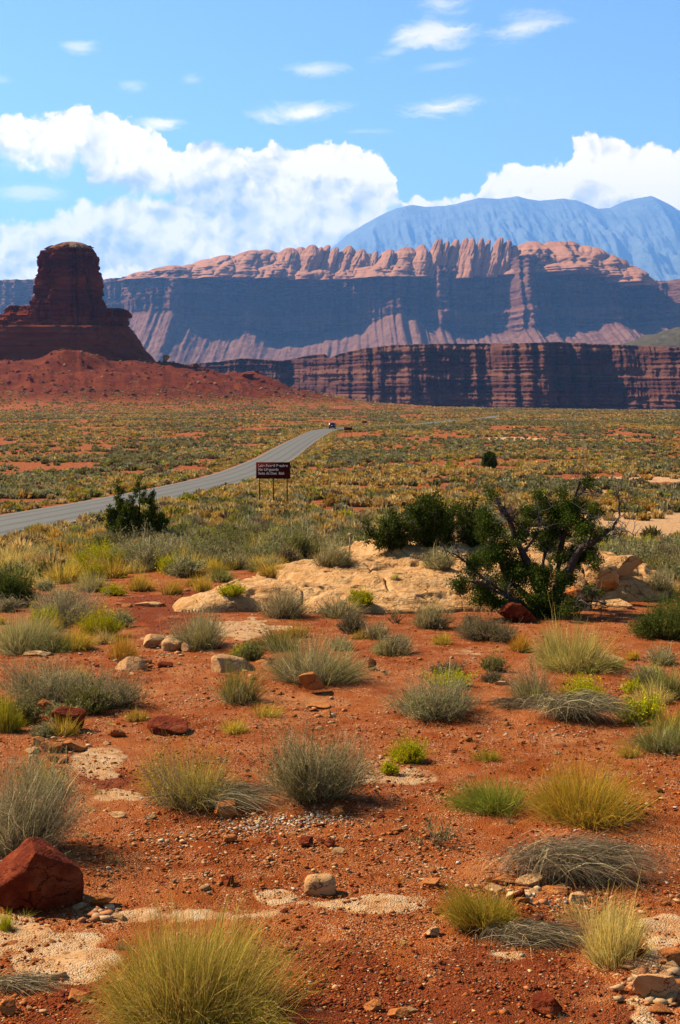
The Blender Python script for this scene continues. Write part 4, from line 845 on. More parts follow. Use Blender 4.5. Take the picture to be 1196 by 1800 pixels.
HL = [
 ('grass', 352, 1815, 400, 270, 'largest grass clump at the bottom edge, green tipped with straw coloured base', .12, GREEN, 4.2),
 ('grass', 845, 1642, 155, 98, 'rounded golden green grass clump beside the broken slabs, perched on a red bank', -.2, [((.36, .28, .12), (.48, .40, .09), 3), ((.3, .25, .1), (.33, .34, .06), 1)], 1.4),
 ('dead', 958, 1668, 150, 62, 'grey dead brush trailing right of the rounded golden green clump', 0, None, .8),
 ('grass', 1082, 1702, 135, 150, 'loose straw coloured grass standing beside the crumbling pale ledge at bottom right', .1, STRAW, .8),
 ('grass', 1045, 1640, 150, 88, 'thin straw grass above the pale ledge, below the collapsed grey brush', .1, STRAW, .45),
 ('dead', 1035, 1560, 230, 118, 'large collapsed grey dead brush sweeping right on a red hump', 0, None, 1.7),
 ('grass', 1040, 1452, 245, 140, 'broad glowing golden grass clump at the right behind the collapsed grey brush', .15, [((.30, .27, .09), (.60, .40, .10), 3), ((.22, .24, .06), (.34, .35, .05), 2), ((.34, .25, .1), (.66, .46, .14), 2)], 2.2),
 ('grass', 868, 1432, 175, 82, 'bright green low grass joined to the left of the golden clump', -.1, GG, 1.3),
 ('twig', 760, 1492, 115, 112, 'small open shrub with bare dark twigs and few pale leaves', 0, None, 1),
 ('rabbit', 330, 1424, 195, 140, 'golden green rabbitbrush with tiny yellow flowers, left of the blackbrush', -.15, [((.30, .25, .13), (.46, .40, .11), 3), ((.3, .25, .13), (.36, .36, .09), 2), ((.34, .26, .12), (.58, .44, .16), 2)], 1.3),
 ('dead', 400, 1428, 190, 62, 'grey dead stems lying at the foot of the golden green rabbitbrush', .0, None, 1.0),
 ('black', 548, 1420, 215, 150, 'dense olive blackbrush with a dark shadow, behind the pale gravel', 0, None, 2.0),
 ('greysage', 30, 1512, 235, 225, 'large tangled grey sagebrush at the left edge above the red boulder', .1, None, 2.2),
 ('grass', 75, 1400, 130, 100, 'yellow green grass growing through the large grey sagebrush', 0, [((.3, .27, .16), (.40, .40, .14), 3), ((.3, .25, .12), (.34, .38, .06), 1)], .5),
 ('yellow', 720, 1342, 66, 50, 'small bright yellow shrub alone on bare red soil', 0, None, .8),
 ('yellow', 687, 1362, 30, 32, 'tiny yellow shrub in front of the small bright yellow one', 0, None, .4),
 ('grass', 855, 1340, 58, 34, 'sparse yellow green weed on bare soil left of the golden clump', 0, YELLG, .25),
 ('sage', 768, 1266, 148, 96, 'rounded blue grey sagebrush with a yellow flowered crest', 0, None, 1.6),
 ('yellow', 785, 1210, 80, 36, 'yellow flowering top behind the rounded blue grey sagebrush', 0, None, .5),
 ('brown', 788, 1186, 52, 22, 'little dark brown shrub behind the yellow flowering top', 0, None, .5),
 ('brown', 868, 1200, 46, 20, 'tiny dark dry shrub on soil right of the blue grey sagebrush', 0, None, .4),
 ('greymix', 935, 1238, 84, 76, 'upright greyish yellow brush at the left end of the low red hump', -.2, None, .9),
 ('yellow', 1032, 1242, 76, 66, 'leaning yellow green brush atop grey dead stems on the red hump', -.2, None, .8),
 ('dead', 1030, 1272, 130, 66, 'fan of silver grey dead stems below the leaning yellow green brush', 0, None, 1.1),
 ('dead', 935, 1245, 110, 26, 'flattened dark dead brush lying between the two plants of the red hump', 0, BROWN, .6),
 ('grass', 1008, 1182, 165, 104, 'tall pale straw bush below the big juniper', .05, [((.28, .25, .15), (.52, .44, .20), 3), ((.24, .22, .12), (.40, .37, .15), 2)], 2.0),
 ('grass', 1075, 1178, 50, 30, 'small brownish tuft on the right flank of the tall pale straw bush', 0, OLIVE, .4),
 ('grass', 915, 1146, 44, 38, 'small orange grass tuft left of the tall pale straw bush', 0, OR, .5),
 ('grass', 1112, 1160, 28, 22, 'lone orange green tuft on pale ground at the right', 0, OR, .3),
 ('stem', 1172, 1326, 135, 100, 'green rod stemmed shrub cut by the right edge, lowest of the three there', .0, None, 1.2),
 ('stem', 1172, 1228, 88, 76, 'grey green shrub at the right edge, middle of the three there', 0, None, 1),
 ('dark', 1170, 1126, 112, 96, 'dark green rounded shrub at the right edge, highest of the three there', 0, None, 1.2),
 ('greymix', 555, 1206, 165, 100, 'large silvery brush behind the pink tan block', .12, None, 1.8),
 ('stem', 492, 1146, 88, 58, 'dark green stems behind the large silvery brush', 0, None, .7),
 ('grass', 425, 1156, 50, 32, 'low yellow grass beside the long buff slab', 0, YELLG, .5),
 ('stem', 420, 1240, 112, 92, 'loose olive green shrub right of the long buff slab', .1, [((.2, .17, .09), (.24, .26, .08), 3), ((.3, .24, .1), (.38, .34, .1), 1)], .8),
 ('grass', 470, 1262, 60, 34, 'faint straw tuft fading out right of the loose olive shrub', 0, GOLD, .25),
 ('grass', 412, 1290, 52, 32, 'small golden tuft on bare soil beside the flat red slab', 0, GOLD, .5),
 ('sage', 75, 1240, 160, 92, 'wide grey green sagebrush behind the red brown boulder', 0, None, 1.5),
 ('sage', 195, 1246, 125, 76, 'grey green sagebrush with dry stems, right of the wide one', .1, None, 1.2),
 ('grass', 10, 1290, 60, 90, 'yellow green grass cut by the left edge beside the tan rocks', 0, YELLG, .6),
 ('greymix', 352, 1142, 118, 82, 'grey green domed brush beside the blocky tan rocks', .05, None, 1.3),
 ('grass', 345, 1140, 60, 46, 'golden grass in the front of the grey green domed brush', 0, GOLD, .5),
 ('greymix', 494, 1088, 90, 66, 'grey dome of dry brush at the front edge of the sandstone outcrop', .1, None, 1.2),
 ('greymix', 598, 1086, 84, 44, 'low grey brush against the sandstone outcrop, right of the grey dome', 0, None, .9),
 ('yellow', 634, 1076, 46, 36, 'yellow green shrub against the sandstone outcrop', 0, None, .6),
 ('brown', 622, 1114, 50, 42, 'small blackish shrub in front of the sandstone outcrop', 0, None, .8),
 ('twig', 697, 1096, 34, 40, 'little bare pale shrub at the foot of the sandstone outcrop', 0, None, .8),
 ('greymix', 760, 1106, 66, 58, 'upright straw grey brush at the foot of the sandstone outcrop', 0, None, .8),
 ('greymix', 694, 1152, 88, 44, 'low grey straw brush on red soil in front of the upright straw grey brush', .1, None, .9),
 ('brown', 858, 1128, 112, 44, 'wide low charcoal shrub in front of the outcrop left of the juniper', 0, None, 1.4),
 ('grass', 782, 1134, 44, 26, 'small olive gold tuft left of the wide low charcoal shrub', 0, GOLD, .4),
 ('dark', 18, 1066, 84, 84, 'dark green rounded bush at the left edge below the road', 0, None, 1.8),
 ('greysage', 10, 1075, 50, 30, 'pale grey brush in front of the dark green rounded bush', 0, None, .5),
 ('grass', 40, 1148, 135, 80, 'pale silvery grass bush at the left edge above the flat stone', .0, [((.26, .24, .16), (.44, .42, .27), 3), ((.22, .21, .11), (.30, .33, .12), 1)], 1.6),
 ('stem', 95, 1148, 90, 56, 'green stems mixed into the pale silvery grass bush', 0, None, .8),
 ('grass', 134, 1144, 64, 50, 'golden green tuft right of the pale silvery grass bush', 0, GOLD, .8),
 ('yellow', 178, 1124, 82, 60, 'yellow green bush between the golden tuft and the bare red patch', 0, [((.2, .2, .09), (.34, .38, .08), 1)], .9),
 ('greysage', 120, 1092, 130, 62, 'wide grey brown dry brush behind the yellow green bush', 0, None, 1.3),
 ('grass', 215, 1160, 70, 60, 'rusty dry brush above the flat topped buff block', 0, RUST, .5),
 ('yellow', 178, 1010, 92, 62, 'brightest yellow green rounded bush, below the small conical juniper', -.1, None, 1.6),
 ('sage', 248, 1004, 110, 68, 'grey sagebrush right of the brightest yellow green bush', 0, None, 1.4),
 ('sage', 232, 962, 110, 34, 'grey sagebrush at the foot of the small conical juniper', 0, None, 1.0),
 ('sage', 345, 996, 78, 46, 'blue grey sagebrush right of the small conical juniper', 0, None, 1.0),
 ('grass', 160, 1040, 70, 46, 'grey gold grass in front of the brightest yellow green bush', -.1, [((.26, .24, .16), (.44, .40, .2), 1)], .8),
 ('grass', 247, 1040, 52, 42, 'round golden grass clump on the edge of the bare red patch', 0, GOLD, .8),
 ('grass', 298, 1046, 44, 34, 'smaller golden clump right of the round golden one', 0, GOLD, .6),
 ('dark', 86, 1020, 44, 34, 'small dark olive bush in the straw grass left of the bright bush', 0, None, .6),
 ('grass', 40, 1000, 110, 50, 'straw grass patch between road and dark green bush', 0, STRAW, .7),
 ('grass', 110, 975, 120, 40, 'long straw and lime grass along the road bank at left', 0, STRAW, .7),
 ('grass', 353, 1016, 26, 26, 'tiny gold tuft below the blue grey sagebrush', 0, GOLD, .4),
 ('stem', 392, 1024, 50, 34, 'grey green shrub on red soil left of the outcrop', 0, None, .6),
 ('yellow', 408, 1050, 44, 24, 'lime coloured low plant left of the outcrop', 0, None, .4),
 ('greymix', 770, 1002, 60, 44, 'straw coloured brush growing on top of the sandstone outcrop', 0, None, .8),
 ('grass', 694, 1020, 18, 16, 'tiny straw tuft in a pocket of the sandstone outcrop', 0, STRAW, .2),
 ('greymix', 582, 996, 74, 46, 'grey green brush at the left rim of the sandstone outcrop', 0, None, 1.0),
 ('black', 522, 972, 66, 38, 'dark twiggy shrub in the plain behind the outcrop', 0, None, 1.0),
 ('grass', 480, 1016, 60, 34, 'olive gold clump on red soil left of the outcrop crest', 0, GOLD, .6),
 ('stem', 452, 1006, 44, 28, 'grey olive shrub left of the olive gold clump', 0, None, .5),
 ('greymix', 1160, 1042, 60, 46, 'grey brush right of the hollow boulder', 0, None, .8),
 ('greymix', 1165, 985, 70, 34, 'olive grey brush at the right edge above the hollow boulder', 0, None, .8),
 ('grass', 8, 1640, 34, 50, 'small yellow grass at the left edge below the red boulder', 0, YELLG, .3),
 ('dead', 55, 1745, 120, 40, 'dry grey twigs lying at the left edge near the pale flat slabs', 0, None, .4),
]
for a in HL: hero(*a)

# ------------------------------------------------------------------ rocks
import bmesh
_ICO = {}
def ico(sub):
    if sub not in _ICO:
        b = bmesh.new(); bmesh.ops.create_icosphere(b, subdivisions=sub, radius=1.0); b.verts.ensure_lookup_table()
        _ICO[sub] = (np.array([v.co[:] for v in b.verts]), np.array([[v.index for v in f.verts] for f in b.faces])); b.free()
    return _ICO[sub]
def rock_mesh(name, seed, dims, sub=4, cuts=10, rough=.05, lo=.62, hi=.92, smooth=False, boxy=3.2):
    V, T_ = ico(sub); V = V.copy(); rg = np.random.default_rng(seed)
    V = V / ((np.abs(V) ** boxy).sum(1) ** (1 / boxy))[:, None]
    for i in range(cuts):
        nn = rg.normal(0, 1, 3); nn /= np.linalg.norm(nn); c = rg.uniform(lo, hi) - .14; dt = V @ nn
        m_ = dt > c; V[m_] -= np.outer(dt[m_] - c, nn) * .93
    nz = fbm(V[:, 0] * 1.5 + seed * 3.7, V[:, 1] * 1.5, V[:, 2] * 1.5, 5, 300 + seed % 50, .55)
    V = V * (1 + rough * 1.3 * nz + rough * .4 * fbm(V[:, 0] * 7 + seed, V[:, 1] * 7, V[:, 2] * 7, 3, 320))[:, None]
    V = V * np.array(dims) * .5 / np.abs(V).max(0)
    return mesh(name, V, None, T_, smooth)
def rock(name, x, y, w, h, label, mt, seed, dep=None, sink=.22, cuts=10, rough=.05, lo=.62, hi=.92, cat='rock', rz=0.0, sub=5, group=None):
    g = G(x, y - 1); d = g[1]; k = d / F; W_ = w * k; D_ = W_ * (dep or .8)
    hh = max(h * k - D_ * .35 * (y - HOR) / F, h * k * .45); Hh = hh / (1 - sink)
    me = rock_mesh(name, seed, (W_, D_, Hh), sub, cuts, rough, lo, hi)
    cy = g[1] + D_ * .45; cx_ = g[0] * cy / g[1]; z = H(cx_, cy)
    o = obj(name, me, mt, None, (cx_, cy, z + Hh * (.5 - sink)), rz)
    HERO_XY.append((cx_, cy, W_ * .4)); return tag(o, label, cat, group)
RK = [
 ('boulder', 66, 1604, 172, 128, 'large smooth dark red boulder at the left edge, cracked on top', M_RED, 71, .85, .34, 15, .065, .84, 1.12),
 ('boulder', 125, 1290, 66, 50, 'red brown boulder in front of the wide sagebrush at the left', M_RED, 12, .85, .15, 12, .05),
 ('rock', 81, 1256, 40, 32, 'tan orange rock leaning behind the red brown boulder', M_ORANGE, 13, .8, .2),
 ('slab', 302, 1293, 86, 30, 'flat dark red slab on soil behind the golden green rabbitbrush', M_RED, 14, .9, .3, 10, .04),
 ('slab', 236, 1182, 72, 32, 'flat topped buff block with pale upper face at left', M_BUFF, 15, .75, .25, 12, .03, .55, .8),
 ('slab', 402, 1182, 96, 34, 'long buff slab lying beside the loose olive green shrub', M_BUFF, 16, .6, .3, 10, .03, .55, .85),
 ('rock', 553, 1224, 58, 42, 'pink tan block with a bright flat top below the silvery brush', M_ORANGE, 17, .9, .12, 12, .03, .5, .75),
 ('rock', 656, 1180, 18, 24, 'small upright red rock standing alone right of the silvery brush', M_RED, 18, .8, .2),
 ('rock', 392, 1441, 50, 32, 'orange rock in front of the rabbitbrush at the edge of the pale gravel', M_ORANGE, 19, .8, .15),
 ('rock', 563, 1577, 58, 42, 'rounded tan rock half buried in bare soil', M_BUFF, 20, .8, .3, 4, .04, .85, .99),
 ('stone', 759, 1650, 32, 20, 'small cream stone below the rounded golden green clump', M_BUFF, 21, .8, .15),
 ('rock', 962, 1792, 56, 48, 'round red rock at the bottom edge right of centre', M_RED, 22, .9, .2, 8),
 ('rock', 14, 1788, 44, 34, 'red orange rock in the bottom left corner', M_ORANGE, 23, .9, .2),
 ('rock', 268, 1140, 46, 34, 'blocky tan rock with a dark face beside the domed brush', M_BUFF, 24, .9, .2, 12, .03, .5, .8),
 ('rock', 306, 1146, 44, 24, 'low tan rock right of the blocky one', M_BUFF, 25, .9, .25),
 ('rock', 330, 1148, 22, 18, 'small tan rock at the end of the row by the domed brush', M_BUFF, 26, .9, .25),
 ('slab', 66, 1156, 56, 12, 'thin pale slab under the silvery grass bush at the left', M_BUFF, 27, .7, .35),
 ('rock', 64, 1312, 32, 22, 'orange rock, leftmost of the row below the red brown boulder', M_ORANGE, 28, .8, .2),
 ('rock', 91, 1326, 42, 28, 'largest orange rock of the row below the red brown boulder', M_ORANGE, 29, .8, .2),
 ('rock', 131, 1322, 44, 20, 'long tilted orange rock below the red brown boulder', M_ORANGE, 30, .6, .2),
 ('rock', 208, 1298, 30, 20, 'small dark tan rock between the red brown boulder and flat red slab', M_ORANGE, 31, .8, .2),
 ('stone', 207, 1442, 34, 14, 'flat cream stone left of the rabbitbrush', M_BUFF, 32, .6, .2, 4),
 ('stone', 263, 1444, 22, 12, 'pale grey stone below the rabbitbrush', M_BUFF, 33, .8, .2, 5),
 ('rock', 540, 1490, 30, 18, 'dark red stone right of centre below the pale gravel', M_RED, 34, .9, .15),
 ('stone', 578, 1490, 24, 15, 'smaller dark red stone beside another below the pale gravel', M_RED, 35, .9, .2),
 ('rock', 592, 1436, 32, 18, 'tan red rock at the right end of the pale gravel', M_ORANGE, 36, .8, .2),
 ('rock', 405, 1484, 26, 18, 'red orange rock below the orange rock', M_ORANGE, 37, .9, .2),
 ('stone', 403, 1558, 30, 22, 'dark maroon stone alone above the largest grass clump', M_RED, 38, .9, .2),
 ('slab', 755, 1562, 42, 20, 'pink slab left of the rounded golden green clump', M_ORANGE, 39, .9, .25),
 ('slab', 884, 1560, 46, 24, 'broken pink slab behind the rounded golden green clump', M_ORANGE, 40, .9, .2, 12, .03, .5, .8),
 ('slab', 932, 1566, 58, 28, 'largest pale pink slab in front of the collapsed grey brush', M_BUFF, 41, .8, .2, 12, .03, .5, .8),
 ('slab', 975, 1578, 44, 26, 'tilted pink slab under the collapsed grey brush', M_ORANGE, 42, .9, .2, 12, .03, .5, .8),
 ('slab', 1012, 1590, 40, 20, 'pale flat slab right of the tilted pink one', M_BUFF, 43, .9, .3),
 ('slab', 856, 1540, 28, 18, 'orange pink block above the broken slabs', M_ORANGE, 44, .9, .2, 12, .03, .5, .8),
 ('rock', 176, 1600, 56, 34, 'pale flat topped rock at the foot of the large dark red boulder', M_ORANGE, 45, .9, .25, 12, .03, .5, .8),
 ('rock', 1160, 1762, 110, 62, 'crumbling pale ledge at the lower right edge', M_BUFF, 47, .7, .3, 14, .10, .5, .85),
 ('rock', 1188, 1700, 70, 40, 'broken tan rock at the right edge above the crumbling ledge', M_ORANGE, 48, .9, .3, 14, .08, .5, .85),
 ('rock', 1128, 1690, 30, 22, 'brown rock beside the straw grass above the crumbling ledge', M_RED, 49, .9, .2),
 ('slab', 70, 1650, 78, 10, 'thin pale slab lying under the large dark red boulder', M_BUFF, 50, 1.0, .4, 8, .05),
 ('slab', 120, 1702, 120, 13, 'broad thin cream slab left of the largest grass clump', M_BUFF, 51, .8, .4, 8, .05),
 ('rock', 135, 1765, 50, 24, 'orange red rock left of the base of the largest grass clump', M_ORANGE, 52, .9, .25),
 ('rock', 655, 1782, 34, 24, 'buff rock among dark clods at the bottom edge', M_ORANGE, 53, .9, .2),
 ('rock', 700, 1795, 40, 22, 'orange rock at the bottom edge right of the buff one', M_ORANGE, 54, .9, .2),
 ('boulder', 1098, 1038, 74, 62, 'big tan hollowed boulder right of the large juniper', M_TAN, 55, .8, .1, 10, .06, .6, .85),
 ('boulder', 1052, 1050, 70, 50, 'tan boulder wedged between the juniper and the hollowed boulder', M_TAN, 56, .9, .2, 10, .06, .6, .85),
 ('boulder', 905, 1096, 84, 40, 'dark red rock in shade under the large juniper', M_RED, 57, .7, .2, 12, .04, .55, .8),
 ('rock', 1010, 1062, 60, 26, 'orange rock under the right side of the juniper', M_ORANGE, 58, .8, .3),
 ('slab', 1075, 1072, 90, 20, 'low tan slab below the hollowed boulder', M_TAN, 59, .8, .3),
 ('slab', 265, 1068, 60, 12, 'thin tan slab at the left tip of the sandstone outcrop', M_TAN, 60, .8, .3),
 ('rock', 923, 806, 12, 9, 'tiny red rock far out on the plain beyond the juniper', M_RED, 61, .9, .2),
 ('slab', 560, 1248, 44, 12, 'flat buff stone in front of the pink tan block', M_ORANGE, 62, .9, .3),
 ('stone', 882, 1206, 26, 9, 'thin tan stone right of the rounded sagebrush', M_BUFF, 63, .7, .3),
 ('stone', 1098, 1212, 16, 9, 'round grey stone on bare soil at the right', M_BUFF, 64, .8, .2, 3),
 ('slab', 1100, 1232, 28, 9, 'flat orange stone below the round grey one', M_ORANGE, 65, .8, .3),
 ('slab', 1020, 1172, 80, 12, 'pale flat rock under the tall straw bush at right', M_BUFF, 66, .8, .4),
]
for a in RK: rock(*a[:8], dep=a[8], sink=a[9] if len(a) > 9 else .22, cuts=a[10] if len(a) > 10 else 10, rough=a[11] if len(a) > 11 else .05, lo=a[12] if len(a) > 12 else .62, hi=a[13] if len(a) > 13 else .92, cat=a[0])
# slabs and blocks on the butte's talus
for i, (x, y, w, h, lb) in enumerate([(100, 617, 50, 14, 'leftmost sunlit orange slab on the talus spur under the butte'), (128, 612, 36, 15, 'tallest sunlit orange slab on the talus spur under the butte'), (147, 610, 30, 13, 'orange block right of the tallest slab on the talus spur'), (170, 617, 44, 11, 'long low orange slab at the right end of the talus spur'),
                                      (293, 634, 13, 11, 'squared tan block perched on the right shoulder of the talus'), (345, 648, 14, 9, 'dark red block lower down the talus ridge'), (435, 661, 26, 6, 'thin caprock slab on the small red knob right of the butte'), (56, 672, 9, 7, 'little dark block on the red talus face under the butte')]):
    d = 1085 if i < 4 else 1090; k = d / F; c = at(x, y - h / 2, d)
    if i >= 4:
        for dd in np.arange(950, 1250, 1.0):
            q = at(x, y - 1, dd)
            if q[2] < H(q[0], q[1]): d = dd; c = at(x, y - h / 2, dd); break
        else: c = at(x, y - h / 2, 1115)
    else: c[2] = min(c[2], H(c[0], c[1]) + h * k * .35) if H(c[0], c[1]) < c[2] else c[2]
    o = obj('boulder', rock_mesh('boulder', 400 + i, (w * k, w * k * .8, h * k * 1.5), 4, 12, .04, .5, .8), m_rock('talus block', (.27, .10, .05), (.36, .15, .075), (.42, .2, .1), .06, .3) if i == 0 else (bpy.data.materials['talus block'] if i in (1, 2, 3, 4) else M_RED), None, c)
    tag(o, lb, 'boulder')

# ------------------------------------------------------------------ junipers
def spline(pts, n_):
    pts = np.asarray(pts, float); t = np.linspace(0, len(pts) - 1, n_); i = np.clip(t.astype(int), 0, len(pts) - 2); f = (t - i)[:, None]
    p0 = pts[np.maximum(i - 1, 0)]; p1 = pts[i]; p2 = pts[i + 1]; p3 = pts[np.minimum(i + 2, len(pts) - 1)]
    return .5 * (2 * p1 + (p2 - p0) * f + (2 * p0 - 5 * p1 + 4 * p2 - p3) * f * f + (3 * p1 - p0 - 3 * p2 + p3) * f ** 3)
JUN = [(.038, .060, .012), (.055, .082, .017), (.025, .042, .009), (.09, .11, .026), (.042, .072, .016)]
def clumps(mb, rng, cs, ls, per, cols=JUN):
    """Scale-leaf sprays: little fans of flakes along twigs that grow out of each clump's middle."""
    for c, r in cs:
        n_ = int(per * (r / .3) ** 2)
        d = rng.normal(0, 1, (n_, 3)); d /= np.linalg.norm(d, axis=1, keepdims=True); d[:, 2] = d[:, 2] * .85 + .1
        L = r * rng.uniform(.45, 1.15, (n_, 1)); s = c + d * L * .35; e = c + d * L + np.array([0, 0, .3]) * r * rng.uniform(0, .6, (n_, 1))
        t = np.linspace(.1, 1, 9)[None, :, None]; P_ = (s[:, None] * (1 - t) + e[:, None] * t) + rng.normal(0, .03 + ls * .25, (n_, 9, 3)) * 1.0
        V, Q, T_, C = flakes(rng, P_.reshape(-1, 3), ls, cols, .6, .9); mb.add(V, Q, T_, C)
def twigs(mb, rng, pts, n_, L, r0, col, up=.5, sub=2):
    for i in range(n_):
        p = pts[rng.integers(0, len(pts))]; d = rng.normal(0, 1, 3); d[2] += up; d /= np.linalg.norm(d); l = L * rng.uniform(.4, 1.2)
        q = [p]
        for k in range(4):
            d = d + rng.normal(0, .32, 3); d /= np.linalg.norm(d); q.append(q[-1] + d * l / 4)
        c = np.array(col) * rng.uniform(.7, 1.4)
        mb.tube(q, np.linspace(r0, r0 * .25, 5), 4, c, False)
        if sub:
            twigs(mb, rng, np.array(q[1:4]), sub, l * .5, r0 * .55, col, up, 0)
BK = (.085, .055, .042); BKG = (.26, .215, .175)
def big_juniper():
    b = G(962, 1082); d0 = b[1]; k = d0 / F; rng = np.random.default_rng(5)
    root = empty('juniper_tree', b); tag(root, 'large gnarled juniper half dead with dark twisted limbs beside the outcrop', 'tree')
    def T(px, py, dep=0.0):
        p = at(px, py, d0 + dep); return p - b
    st = [([(962, 1092, 0), (948, 1040, 0), (930, 985, .1), (915, 945, .15), (904, 915, .2), (893, 884, .3)], .15, .03),
          ([(970, 1092, -.1), (985, 1045, -.25), (1005, 1000, -.3), (1026, 965, -.35), (1052, 945, -.3), (1072, 928, -.2)], .15, .05),
          ([(1060, 941, -.3), (1078, 925, -.3), (1087, 900, -.25), (1085, 868, -.2)], .05, .012),
          ([(955, 1088, .05), (930, 1050, .2), (900, 1020, .3), (880, 985, .35), (868, 950, .4)], .11, .03),
          ([(955, 1085, -.2), (915, 1058, -.5), (875, 1042, -.7), (838, 1030, -.8), (806, 1028, -.85)], .08, .015),
          ([(900, 1050, -.5), (850, 1015, -.6), (815, 985, -.7), (786, 966, -.75)], .045, .01),
          ([(965, 1085, .3), (978, 1030, .5), (986, 975, .6), (1000, 925, .6), (1012, 885, .55), (1021, 846, .5)], .12, .018),
          ([(1000, 925, .6), (980, 900, .6), (962, 878, .6)], .04, .012), ([(1010, 890, .55), (1022, 868, .5), (1032, 852, .45)], .03, .008),
          ([(925, 970, .1), (945, 940, .2), (952, 905, .3)], .05, .015), ([(905, 918, .2), (885, 905, .25), (872, 880, .3)], .035, .01),
          ([(965, 1080, -.4), (1000, 1060, -.8), (1040, 1058, -.9), (1066, 1060, -.95)], .05, .012),
          ([(960, 1085, .1), (955, 1030, .4), (948, 985, .6), (965, 940, .7)], .09, .03), ([(1030, 962, -.35), (1040, 935, -.3), (1036, 905, -.2)], .04, .012),
          ([(1050, 945, -.3), (1080, 940, -.4), (1100, 932, -.5), (1115, 942, -.5)], .022, .006)]
    tr = MB(); allp = []
    for pts, r0, r1 in st:
        q = spline([T(*p) for p in pts], 30); q[1:] += .035 * rng.normal(0, 1, (29, 3)).cumsum(0) * .25
        rr = np.linspace(r0 * .62, r1, 30) * (1 + .18 * np.sin(np.linspace(0, 15, 30) + rng.uniform(0, 6))); tr.tube(q, rr, 9, np.array(BK) * rng.uniform(.8, 1.25)); allp.append(q)
    tr.build('trunk', M_BARK, root, True)
    db = MB(); P_ = np.vstack([q[8:] for q in allp]); twigs(db, rng, P_, 230, .46, .010, BKG, .35); 
    twigs(db, rng, np.vstack([allp[2][8:], allp[6][20:], allp[8], allp[0][20:], allp[10]]), 70, .38, .011, BK, .5)
    twigs(db, rng, np.vstack([allp[4], allp[5], allp[11]]), 80, .36, .009, BK, .1)
    db.build('dead_branches', M_BARK, root)
    cr = MB(); cs = []
    for px, py, r, dp in [(868, 955, 36, .4), (858, 930, 28, .4), (872, 985, 36, .3), (886, 1010, 26, .2), (850, 905, 18, .5), (838, 1000, 22, -.6), (822, 1030, 20, -.8), (846, 1045, 22, -.7), (870, 1060, 22, -.5), (812, 1022, 14, -.8), (893, 1035, 20, 0), (905, 985, 20, .2), (948, 900, 22, .4), (970, 888, 28, .6), (1000, 880, 30, .5), (985, 915, 34, .7), (1015, 905, 30, .5), (955, 940, 26, .8), (1035, 925, 22, -.1), (1000, 950, 30, .8), (975, 975, 26, .9), (1030, 960, 22, .1), (1015, 985, 22, .3), (960, 1010, 22, -.3), (945, 1040, 30, -.35), (975, 1050, 26, -.4), (955, 1068, 24, -.5), (925, 1060, 20, -.5), (1000, 1030, 20, -.2), (1000, 1068, 18, -.8), (865, 875, 12, .3), (925, 930, 16, .3), (1045, 985, 14, -.3), (1060, 950, 12, -.3), (930, 1010, 16, -.1), (1040, 1040, 16, -.6), (905, 955, 16, .1), (1020, 930, 24, .2), (1045, 905, 14, 0), (925, 905, 12, .3)]:
        for j in range(5):
            q = T(px + rng.normal(0, r * .5), py + rng.normal(0, r * .5), dp + rng.normal(0, .18)); cs.append((q, r * k * rng.uniform(.55, .95)))
    clumps(cr, rng, cs, .034, 125); cr.build('crown', M_PLANT, root)
big_juniper()
def juniper(x, y, w, h, label, seed, leaders=5, conic=.5, cols=JUN, per=34, group=None, nm='juniper_tree', slim=1.0):
    b = G(x, y); d = b[1]; k = d / F; rng = np.random.default_rng(seed); W_, Hh = w * k * 1.3, h * k * .97
    root = empty(nm, b); tag(root, label, 'tree', group)
    tr, cr, cs, ap = MB(), MB(), [], []
    for i in range(leaders):
        a = 2 * pi * i / leaders + rng.uniform(-.5, .5); u = 0 if i == 0 else rng.uniform(.35, 1); top = Hh * (1 - conic * u * rng.uniform(.5, 1)); e = np.array([cos(a) * u * W_ * .42, sin(a) * u * W_ * .35, top])
        q = spline([np.array([0, 0, -.05]), e * np.array([.45, .45, .3]) + rng.normal(0, .03 * W_, 3), e * np.array([.85, .85, .65]) + rng.normal(0, .03 * W_, 3), e], 16)
        tr.tube(q, np.linspace(.05 * W_ * (.9 if i else 1.2), .006 * W_, 16), 6, np.array(BK) * rng.uniform(.8, 1.3)); ap.append(q[3:])
        for t in np.linspace(.16, 1, 13):
            p = q[min(15, int(t * 15))]; rad = W_ * (.26 * (1 - t) ** .7 + .05) * (1 if i else .85) * slim
            for j in range(max(1, int(3.6 * (1 - t) + 1.2))):
                o = rng.normal(0, 1, 3) * np.array([1, 1, .35]); o = o / np.linalg.norm(o) * rad * rng.uniform(.3, 1.05); cs.append((p + o + np.array([0, 0, .02 * Hh]), W_ * rng.uniform(.05, .11) * slim ** .7))
    tr.build('trunk', M_BARK, root, True)
    tw = MB(); twigs(tw, rng, np.vstack(ap), 26, W_ * .22, .006 * W_, BKG, .2, 1); tw.build('dead_branches', M_BARK, root)
    clumps(cr, rng, cs, max(.045, d * .0012), per * 2.2); cr.build('crown', M_PLANT, root)
JY = [(.055, .085, .018), (.085, .12, .024), (.04, .065, .014), (.12, .15, .035)]
